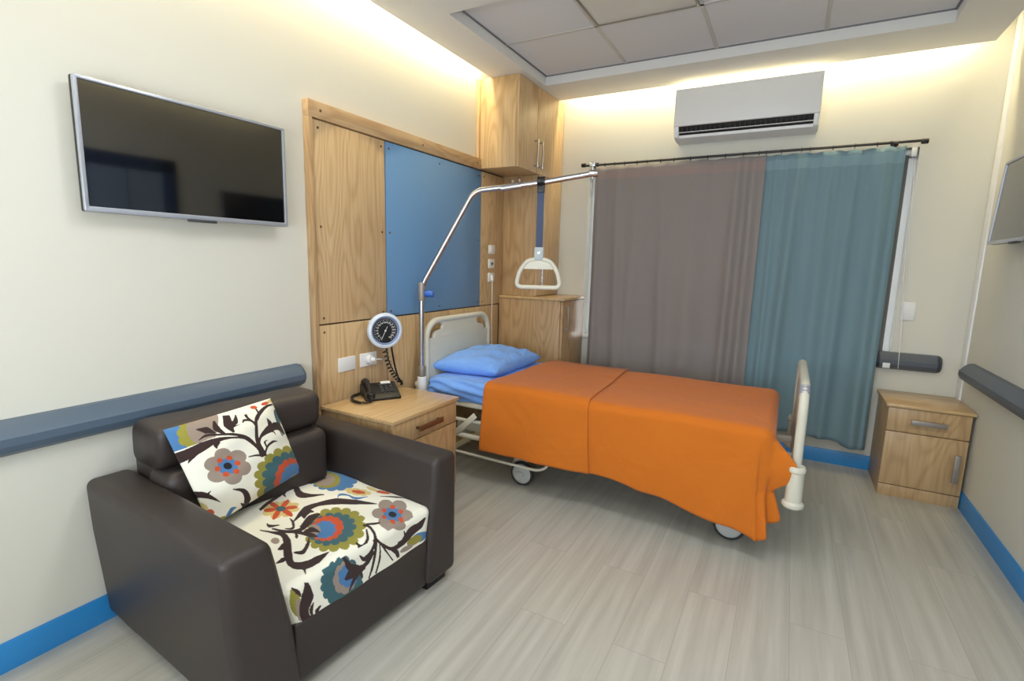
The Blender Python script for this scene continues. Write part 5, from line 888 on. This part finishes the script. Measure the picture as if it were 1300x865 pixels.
CUSHION_PRINT = """4 677 807 687 784 687 763 680 742 669 722 652 704 631 689 601 679 595 656 580 638 561 623 538 610 512 600 483 594 451 595 433 579 409 569 383 563 356 560 328 560 301 563 274 574 249 566 224 566 198 569 174 574 151 583 131 594 114 610 89 611 68 618 48 628 31 640 16 653 4 668 -2 686 -22 695 -36 707 -48 721 -57 736 -63 752 -65 768 -61 785 -74 799 -81 814 -84 829 -84 845 -81 860 -75 876 -63 890 -67 906 -65 921 -60 936 -52 951 -42 965 -28 977 -10 987 -5 1003 5 1017 18 1030 33 1042 50 1052 70 1060 92 1063 106 1078 124 1089 143 1098 164 1105 187 1109 209 1111 233 1107 255 1118 279 1123 303 1126 328 1126 352 1123 375 1117 395 1105 423 1109 450 1107 475 1101 499 1093 520 1082 538 1068 549 1050 579 1044 602 1033 623 1019 639 1002 651 984 658 965 655 943 679 927 693 908 702 888 705 867 703 846 696 826|2 557 836 569 818 569 800 564 783 554 767 540 753 521 741 495 736 492 716 480 701 464 689 445 679 424 673 401 671 375 676 360 661 341 654 320 650 299 650 278 653 258 659 241 673 219 667 199 668 180 672 163 680 148 690 136 702 130 719 110 722 94 730 82 741 72 753 66 767 63 782 68 798 53 808 45 821 41 835 40 849 42 863 48 877 62 889 55 904 56 918 60 932 68 945 78 956 92 967 111 973 114 989 123 1002 136 1013 150 1022 167 1030 185 1034 205 1032 219 1047 235 1055 254 1062 273 1065 292 1065 311 1062 328 1053 350 1061 371 1063 392 1062 411 1057 429 1050 444 1039 452 1023 478 1022 498 1016 515 1006 529 993 539 979 545 963 539 944 562 933 575 919 583 903 586 886 584 868 576 851|6 514 836 496 794 468 757 431 727 389 705 343 692 296 690 251 697 211 712 176 735 149 764 130 797 119 833 117 870 124 907 139 943 162 975 192 1003 228 1026 268 1042 311 1050 355 1049 398 1040 438 1022 472 995 498 961 515 922 520 879|0 -77 775 27 779 165 782 265 790 431 756 794 518 631 171 -132 653|0 247 722 469 1024 1042 1044 988 734 666 517|2 1259 -136 1297 -174 1308 -202 1308 -225 1299 -243 1279 -255 1250 -259 1200 -244 1222 -287 1222 -313 1211 -331 1193 -341 1167 -344 1135 -337 1089 -310 1095 -350 1083 -369 1065 -379 1041 -381 1014 -375 984 -359 949 -324 938 -355 919 -366 896 -368 872 -361 847 -348 823 -327 802 -289 779 -309 756 -311 733 -305 711 -293 692 -275 676 -251 669 -216 639 -224 616 -218 595 -206 578 -190 566 -170 559 -148 564 -118 532 -115 511 -103 495 -87 484 -70 478 -50 479 -30 495 -8 464 4 447 20 437 38 432 55 433 73 440 89 464 102 437 122 426 140 421 158 422 174 430 188 443 199 471 203 451 228 446 247 447 264 454 277 467 287 484 293 515 288 503 316 505 334 512 348 525 358 541 363 562 363 592 349 590 378 599 394 612 404 629 409 649 409 671 402 697 380 707 407 723 419 741 424 762 424 783 417 804 404 823 376 845 397 868 403 890 402 913 396 933 383 950 365 959 332 993 345 1020 343 1045 335 1067 322 1084 304 1095 282 1090 249 1133 250 1163 240 1187 224 1205 205 1215 184 1216 160 1195 133 1244 120 1272 101 1291 79 1302 57 1303 35 1293 14 1257 -2 1303 -29 1325 -55 1336 -79 1337 -102 1327 -121 1306 -135|3 1164 -97 1197 -130 1207 -155 1207 -176 1197 -192 1180 -201 1154 -204 1110 -190 1128 -228 1127 -250 1116 -266 1099 -274 1076 -275 1048 -268 1010 -241 1011 -276 999 -292 981 -299 960 -299 936 -292 912 -276 885 -242 871 -269 852 -276 831 -275 810 -267 790 -253 772 -233 759 -199 734 -213 713 -212 692 -204 675 -191 661 -173 651 -152 653 -122 623 -124 602 -115 585 -102 573 -86 566 -68 565 -48 578 -26 548 -17 530 -3 519 13 513 30 513 46 520 62 542 75 515 93 503 110 498 127 499 142 506 156 519 166 546 169 526 193 521 211 522 227 529 240 541 249 559 253 588 246 577 273 580 290 588 303 600 312 616 315 636 313 665 297 665 324 675 338 688 347 705 350 724 347 745 338 767 314 780 338 797 347 816 350 835 346 855 337 872 322 885 293 910 309 933 311 955 307 975 297 992 282 1004 262 1003 232 1039 237 1065 231 1087 219 1104 203 1115 184 1118 162 1102 136 1144 128 1169 112 1187 94 1197 74 1199 54 1191 35 1160 19 1202 -3 1221 -25 1231 -47 1232 -67 1224 -83 1205 -96|5 1048 -63 1062 -85 1065 -103 1062 -119 1055 -132 1044 -142 1028 -147 1004 -142 1008 -166 1003 -182 993 -193 981 -200 965 -202 948 -199 927 -184 920 -205 908 -214 895 -219 879 -218 864 -213 848 -202 834 -181 820 -194 805 -196 790 -193 776 -186 763 -175 753 -160 748 -137 729 -141 714 -136 701 -127 691 -115 683 -100 679 -84 684 -64 664 -59 652 -48 644 -35 639 -21 637 -6 640 9 652 23 635 36 628 50 625 64 625 78 630 91 638 102 655 108 645 126 643 141 646 155 652 166 661 175 674 180 693 178 690 198 695 211 703 222 713 229 726 232 740 231 758 221 764 239 775 249 787 254 801 255 815 252 829 245 842 228 856 241 871 245 886 244 900 239 913 230 924 217 930 195 950 201 967 197 981 189 994 178 1003 164 1008 148 1004 127 1027 122 1042 111 1054 98 1061 82 1064 66 1061 50 1047 34 1069 19 1079 3 1084 -14 1084 -30 1079 -44 1069 -57|4 1029 -61 1042 -80 1045 -96 1042 -109 1035 -119 1025 -126 1010 -129 989 -123 992 -144 986 -156 976 -164 964 -168 950 -167 934 -162 916 -147 908 -163 896 -168 883 -169 869 -166 855 -159 843 -147 834 -128 818 -135 804 -133 791 -127 779 -118 770 -106 764 -92 765 -74 746 -71 734 -63 724 -52 718 -40 714 -27 715 -14 725 -1 709 10 701 22 697 35 697 47 700 58 708 68 724 72 713 89 712 102 714 113 720 123 729 130 741 133 759 129 757 147 763 158 771 165 782 170 794 171 808 168 824 156 831 170 843 176 855 178 868 177 881 171 894 162 903 144 919 152 933 151 947 146 960 138 970 127 977 114 977 95 997 93 1012 85 1023 74 1032 61 1036 48 1035 33 1024 20 1044 8 1054 -6 1060 -20 1061 -34 1057 -46 1048 -57|6 984 -103 976 -115 964 -124 950 -129 933 -130 915 -127 897 -120 879 -110 863 -98 850 -83 839 -67 832 -50 829 -34 829 -19 833 -5 841 6 852 15 865 20 881 22 899 20 917 14 934 5 951 -7 965 -22 976 -38 985 -55 989 -73 989 -89|6 444 345 434 331 422 320 406 312 389 309 371 310 353 315 336 323 321 335 308 350 299 366 293 384 290 402 292 419 297 435 305 448 317 459 331 467 347 471 365 471 382 467 400 460 415 449 429 434 440 418 447 399 450 381 449 362|6 329 305 320 291 309 280 294 273 278 270 261 271 245 276 229 285 215 297 203 311 195 327 189 345 187 362 189 379 194 394 202 407 213 418 227 425 242 429 258 429 274 425 290 417 305 406 317 392 327 375 333 358 336 339 335 321|6 228 391 220 377 208 367 195 360 180 356 165 357 149 361 135 369 122 380 112 393 104 408 99 424 98 440 99 456 104 471 112 483 122 493 135 501 149 505 164 505 179 502 193 495 207 485 218 472 227 457 232 440 234 423 233 406|6 233 510 225 496 214 486 201 478 186 474 171 474 156 478 142 485 129 495 119 507 111 521 106 536 105 552 106 567 111 582 119 594 129 605 141 612 155 616 170 617 185 615 199 609 212 600 223 588 232 573 237 558 240 541 238 525|6 337 554 328 540 317 529 303 521 287 517 271 517 255 520 239 527 226 537 215 549 206 563 201 579 199 595 200 611 205 625 213 638 224 649 237 657 252 662 267 663 283 661 299 655 313 646 325 633 334 619 341 603 343 586 342 569|6 445 475 436 461 424 450 409 442 392 438 374 438 356 442 340 450 325 460 312 474 303 490 297 506 295 523 296 540 301 555 309 569 321 580 335 588 351 592 368 593 385 590 402 584 418 574 431 560 442 545 449 528 452 510 451 492|6 376 406 362 384 343 366 319 354 294 349 267 349 241 357 216 369 195 387 177 409 164 433 156 459 153 485 155 510 163 534 176 554 193 571 213 583 237 590 262 591 287 587 312 577 336 561 356 540 371 515 382 488 386 460 384 432|4 334 431 336 421 335 413 331 407 326 402 319 398 311 397 302 400 298 391 292 387 285 384 278 384 270 386 263 389 256 397 248 393 241 394 233 396 227 401 221 407 216 414 215 423 206 425 200 430 195 437 191 444 190 451 190 459 194 467 187 474 184 481 183 489 184 496 187 503 191 509 199 512 197 521 199 528 202 535 207 540 213 543 220 545 229 542 232 551 238 555 244 558 251 559 259 557 266 554 272 547 280 551 288 551 295 549 302 545 308 540 313 533 315 523 324 522 331 517 337 510 341 503 343 495 343 487 339 479 346 472 350 464 351 456 350 448 347 440 342 434|5 328 374 325 369 321 365 316 363 311 361 305 362 299 363 294 366 289 370 285 375 282 380 279 386 279 392 279 398 281 403 284 408 288 412 293 414 298 415 304 415 309 414 315 411 320 407 324 403 328 397 330 391 331 385 330 379|5 242 391 239 387 235 383 231 381 226 380 220 380 215 381 210 384 205 388 201 392 198 398 196 403 196 409 196 415 198 420 201 424 204 428 209 430 214 432 219 432 225 430 230 428 235 424 239 419 242 414 244 408 244 402 244 397|5 205 474 202 469 198 466 194 463 189 462 183 462 178 463 173 466 169 469 165 473 162 478 161 484 160 489 161 495 162 500 165 504 169 508 173 510 178 512 183 512 188 511 193 508 198 505 201 501 204 496 206 490 207 484 206 479|5 248 540 246 536 242 532 237 529 232 528 227 528 222 529 216 531 212 534 208 539 205 544 203 549 203 555 203 560 205 565 208 569 211 573 216 576 221 577 226 577 231 576 236 574 241 571 245 567 248 562 250 556 251 551 250 545|5 333 528 330 523 326 519 321 516 316 515 310 515 305 516 299 518 294 522 290 526 287 531 285 537 284 543 285 548 286 553 289 558 293 562 298 564 303 566 309 566 314 565 320 563 325 560 329 555 332 550 334 544 335 539 335 533|5 376 443 373 439 369 435 364 432 358 431 352 431 346 432 340 435 335 439 331 443 328 449 326 455 325 461 325 466 327 472 330 477 334 480 339 483 344 484 350 484 356 483 362 481 367 477 371 472 375 467 377 461 378 455 377 449|7 297 453 293 447 287 442 280 438 273 436 265 436 257 438 250 442 243 447 238 453 234 461 231 468 230 477 231 484 233 492 237 498 242 503 249 507 256 509 264 509 271 507 279 504 286 499 291 493 296 485 299 477 300 469 299 461|5 803 948 800 943 796 939 790 936 784 935 777 934 770 934 763 936 756 939 751 942 746 946 743 951 741 956 741 962 743 966 746 971 750 975 755 978 762 980 769 980 776 980 783 979 789 976 795 972 800 968 803 963 805 958 805 953|5 954 962 952 957 948 953 942 949 934 945 925 943 914 941 903 940 893 940 883 941 874 943 867 946 861 950 858 954 857 958 859 962 863 967 868 970 876 974 885 977 895 978 906 979 917 979 927 978 936 976 944 974 949 970 953 966|8 1032 972 1031 967 1027 962 1021 958 1013 954 1004 951 994 949 984 948 973 948 964 950 955 952 948 955 943 959 940 964 939 968 941 973 944 978 950 982 957 986 966 989 976 991 986 992 997 992 1006 991 1015 989 1022 986 1028 982 1031 977|3 994 750 988 727 980 705 972 686 962 670 952 659 942 653 933 652 925 656 919 665 915 679 913 696 913 717 915 739 919 762 925 784 932 806 941 824 950 840 960 851 970 858 979 859 986 856 993 847 997 834 1000 817 1000 796 998 774|9 949 595 945 578 939 562 932 548 925 537 917 529 910 524 903 524 897 527 892 535 889 545 887 558 887 573 888 590 891 607 895 624 901 639 908 653 915 664 922 672 930 677 937 678 943 675 948 668 951 658 953 645 954 629 952 613|8 21 160 16 157 9 158 2 161 -6 168 -13 176 -21 187 -27 199 -33 212 -37 225 -40 238 -41 249 -40 259 -38 267 -34 272 -29 275 -23 275 -16 271 -9 266 -1 257 6 247 13 235 19 222 23 209 26 196 27 184 27 173 25 165|5 50 102 47 100 42 99 38 100 33 102 28 106 23 111 19 117 16 124 13 132 11 139 11 146 12 152 13 157 16 161 19 163 23 164 28 163 33 161 38 157 42 152 47 146 50 139 53 132 54 125 55 118 54 111 53 106|3 293 -64 290 -68 282 -71 270 -72 255 -70 237 -66 218 -61 198 -53 178 -45 160 -36 145 -27 132 -17 123 -9 118 -1 116 5 119 9 126 12 137 13 151 12 168 9 186 4 206 -3 226 -11 244 -20 261 -30 275 -39 286 -49 292 -57|2 143 0 141 -4 138 -8 133 -10 126 -12 119 -12 111 -10 102 -8 94 -5 87 -1 80 4 75 10 71 15 69 20 69 25 70 29 74 33 79 35 85 37 92 37 100 36 108 34 117 30 124 26 131 21 137 16 141 11 143 5|4 161 -21 169 -9 177 3 184 14 190 23 194 27 197 32 202 36 210 38 219 40 228 43 228 50 220 55 212 62 202 67 191 71 177 71 165 62 155 51 146 40 138 29 130 19|1 -75 650 -51 653 -26 656 1 660 31 665 65 673 102 682 139 691 173 699 204 709 233 717 260 725 287 730 314 730 341 727 369 722 397 715 424 704 452 692 477 677 500 658 518 631 534 596 547 560 557 526 561 499 560 473 558 447 557 418 610 419 607 447 605 474 600 505 591 537 577 573 560 610 540 646 516 675 490 697 462 712 433 724 404 735 378 748 351 759 323 769 294 775 264 780 235 783 204 783 173 783 138 778 101 773 66 768 35 764 9 764 -15 765 -38 766 -62 767|1 33 636 42 642 51 649 59 655 68 660 75 663 82 668 89 673 97 678 107 683 116 688 105 724 97 720 88 715 78 710 68 705 58 697 50 686 44 674 39 662 34 651 29 640|1 253 671 258 679 262 686 266 692 270 695 273 694 274 696 278 701 285 706 294 712 302 719 290 746 282 743 273 740 264 736 254 730 243 721 239 707 240 695 242 686 245 679 247 672|1 164 805 184 809 203 814 221 817 238 816 257 813 276 806 298 797 321 787 346 777 371 766 396 754 421 739 449 721 478 700 506 675 527 648 541 616 549 579 555 538 562 496 594 503 585 544 577 586 567 627 550 664 526 696 496 723 466 745 437 765 409 779 381 790 355 799 330 807 308 818 287 829 265 838 243 843 221 838 201 830 182 820 164 811|1 197 914 207 901 217 888 227 875 236 862 242 849 255 846 267 841 280 834 294 827 307 820 317 830 312 846 307 861 301 877 294 893 285 909 268 913 250 916 233 917 216 919 200 920|1 360 947 350 932 340 919 329 903 320 884 313 861 320 840 330 822 341 807 352 792 363 777 381 787 378 807 375 827 372 845 372 861 374 873 371 881 370 893 371 909 374 926 375 943|1 466 974 455 954 443 934 430 912 419 889 409 865 411 840 416 819 423 801 430 784 436 767 454 769 460 789 465 808 471 826 478 841 486 855 489 870 495 889 503 911 512 933 520 956|1 565 942 549 928 533 913 519 899 505 889 495 885 488 881 479 879 467 878 453 877 439 875 435 835 448 835 462 833 477 832 496 834 517 842 533 860 545 879 555 898 564 918 573 936|1 562 831 570 834 578 839 584 842 589 842 592 841 600 839 611 835 623 829 633 821 640 812 645 800 648 785 649 766 651 746 653 727 671 729 670 748 670 768 670 788 667 807 662 824 652 839 639 850 625 858 611 864 598 867 585 865 575 858 568 851 563 844 557 838|1 635 913 634 903 631 893 629 881 628 869 629 856 633 842 639 829 646 815 652 802 659 789 676 797 671 811 666 825 661 839 658 851 656 862 656 871 657 880 659 890 661 900 663 911|1 446 788 452 795 457 802 462 809 468 813 473 815 481 819 492 821 504 823 518 824 531 825 531 829 518 830 506 832 493 834 480 834 468 832 459 826 452 817 447 809 443 801 439 794|1 625 403 623 436 620 468 618 498 619 528 622 558 627 588 634 619 643 650 654 684 667 718 682 751 697 779 716 802 736 821 758 838 782 854 809 871 840 886 872 899 900 909 922 913 942 913 963 911 986 910 990 929 969 933 948 937 924 939 896 937 863 929 828 918 792 903 761 887 734 867 711 846 689 822 670 795 652 764 635 730 621 695 609 661 598 629 588 597 580 565 574 533 571 500 569 467 569 435 568 404|1 770 936 765 920 761 903 757 887 752 872 747 859 742 849 736 840 730 832 723 824 717 815 730 806 737 814 744 822 752 830 760 841 767 853 772 868 776 884 779 901 783 918 786 934|1 605 535 620 556 634 577 649 595 667 609 692 616 721 620 752 622 783 621 813 624 840 625 858 623 861 620 875 618 895 596 917 563 940 530 964 537 962 575 960 615 953 658 929 701 880 717 837 716 800 709 768 701 737 688 705 672 675 654 650 633 630 613 615 590 602 567 590 545|1 816 790 814 775 812 760 810 745 807 733 802 724 801 716 799 707 794 697 789 685 784 673 820 656 827 666 835 676 843 688 851 702 856 719 852 736 845 751 838 765 830 779 823 792|1 726 643 743 637 761 631 778 626 793 620 803 614 809 608 812 602 814 593 815 583 817 573 824 574 824 583 825 593 826 604 823 616 815 627 802 635 785 642 767 648 748 653 732 659|1 602 402 615 419 629 436 642 453 655 467 668 478 684 486 701 492 718 496 735 498 750 499 761 501 772 500 784 498 797 496 810 494 812 500 801 507 790 514 778 521 764 526 748 529 730 526 711 522 692 516 673 507 656 496 640 482 626 466 613 449 600 431 588 415|1 666 489 667 501 669 514 670 526 672 536 674 541 676 545 681 548 689 550 698 553 707 556 706 562 697 562 688 563 678 563 667 560 657 553 652 542 651 529 650 516 650 503 649 491|1 605 419 590 428 575 438 560 447 546 456 531 463 516 467 502 470 489 472 476 474 463 476 461 466 473 462 486 458 499 454 511 450 524 444 537 437 551 429 565 420 580 410 594 401|1 -77 414 -69 398 -61 381 -53 363 -44 346 -35 329 -22 318 -9 309 2 302 12 294 24 282 40 266 58 244 78 220 98 194 118 169 120 171 106 202 92 234 78 265 65 294 52 319 38 336 25 349 14 358 4 367 -5 376 -16 385 -29 395 -41 406 -53 418 -66 429|1 -23 444 -30 442 -38 440 -46 437 -54 434 -63 428 -67 417 -70 407 -70 398 -71 392 -71 385 -49 381 -47 388 -46 395 -44 400 -43 403 -42 405 -41 409 -37 416 -32 423 -26 431 -21 439|1 80 318 71 316 62 313 54 310 45 308 37 305 46 278 53 285 60 292 67 298 75 305 82 312|1 225 235 241 218 258 202 274 186 287 169 294 153 299 136 301 116 301 94 300 71 299 50 303 33 305 17 306 1 308 -17 309 -35 350 -45 354 -29 358 -13 362 5 366 26 368 48 362 72 357 98 350 126 340 154 326 178 307 197 287 211 267 222 247 231 228 242|1 264 59 272 42 280 24 288 7 296 -11 303 -29 337 8 323 19 309 31 296 42 282 53 269 65|1 970 75 966 52 962 30 958 6 956 -20 958 -49 969 -81 984 -114 1000 -148 1017 -182 1034 -215 1065 -208 1050 -173 1034 -139 1020 -105 1008 -75 1000 -48 993 -23 988 0 986 24 984 48 981 73"""

# printed seat cushion: a dense cloth so the print can follow it
def seat_cushion():
    nu, nv = 420, 372; y0, y1 = .150, W-.142; D = .872; r = .030; zt = .385; zb = .244
    us = []
    L1 = D-r-.17; L2 = r*math.pi/2; L3 = zt-r-zb
    tot = L1+L2+L3
    X = np.zeros((nu, nv)); Y = X.copy(); Z = X.copy(); UVs = np.zeros((nu, nv, 2))
    for i in range(nu):
        s = tot*i/(nu-1)
        if s < L1: x, z, nx_, nz_ = .17+s, zt, 0, 1
        elif s < L1+L2: a = (s-L1)/r; x, z, nx_, nz_ = .17+L1+r*math.sin(a), zt-r*(1-math.cos(a)), math.sin(a), math.cos(a)
        else: x, z, nx_, nz_ = D, zt-r-(s-L1-L2), 1, 0
        v = np.linspace(0, 1, nv)
        inset = np.interp(z, [zb, .30, zt], [.048, .030, 0]); yy0 = y0+inset; yy1 = y1-inset*.55
        y = yy0+(yy1-yy0)*v
        ed = np.minimum(v, 1-v)*(yy1-yy0); q = np.clip(1-ed/.045, 0, 1); drop = .045*(1-np.sqrt(np.clip(1-q*q, 0, 1)))
        bul = .018*np.sin(np.pi*v)**.7*math.sin(math.pi*min(1, max(0, (x-.10)/(D-.08))))**.6
        wv = .0025*np.sin(19*x+9*y)+.002*np.sin(31*y-13*x)
        X[i] = x+nx_*(bul*.35-drop*.7+wv*.5); Y[i] = y; Z[i] = z+nz_*(bul-drop+wv)
        UVs[i, :, 0] = x if s < L1+L2*.5 else .865+(zt-z); UVs[i, :, 1] = y
        if s >= L1+L2*.5: UVs[i, :, 0] = max(x if s < L1+L2 else 0, .865+(zt-z)-.004)
    verts = np.stack([X, Y, Z], -1).reshape(-1, 3)
    k = (np.arange(nu-1)[:, None]*nv+np.arange(nv-1)[None, :]).ravel()
    faces = np.stack([k, k+nv, k+nv+1, k+1], 1)
    me = bpy.data.meshes.new('seat_cushion'); me.from_pydata(verts.tolist(), [], faces.tolist()); me.shade_smooth()
    paint(me, UVs.reshape(-1, 2), SEAT_PRINT); me.materials.append(m_print)
    o = put('seat_cushion', ac_, data=me, label='cream seat cushion printed with flowers and brown vines')
    s_ = o.modifiers.new('thickness', 'SOLIDIFY'); s_.thickness = .01; s_.offset = -1
    return o
seat_cushion()
# throw cushion leaning on the back
n = 300
V, F, UV = pillow_grid([(.46, -3.205, .435), (.385, -2.765, .462), (.335, -2.862, .802), (.335, -3.270, .785)], .105, n, .62, 11, .0022, .012)
me = bpy.data.meshes.new('throw_cushion'); me.from_pydata([tuple(v) for v in V], [], F); me.shade_smooth()
paint(me, np.array(UV), CUSHION_PRINT); me.materials.append(m_print)
put('throw_cushion', None, data=me, label='square floral cushion leaning on the back of the leather armchair', cat='cushion')
bpy.context.view_layer.update()
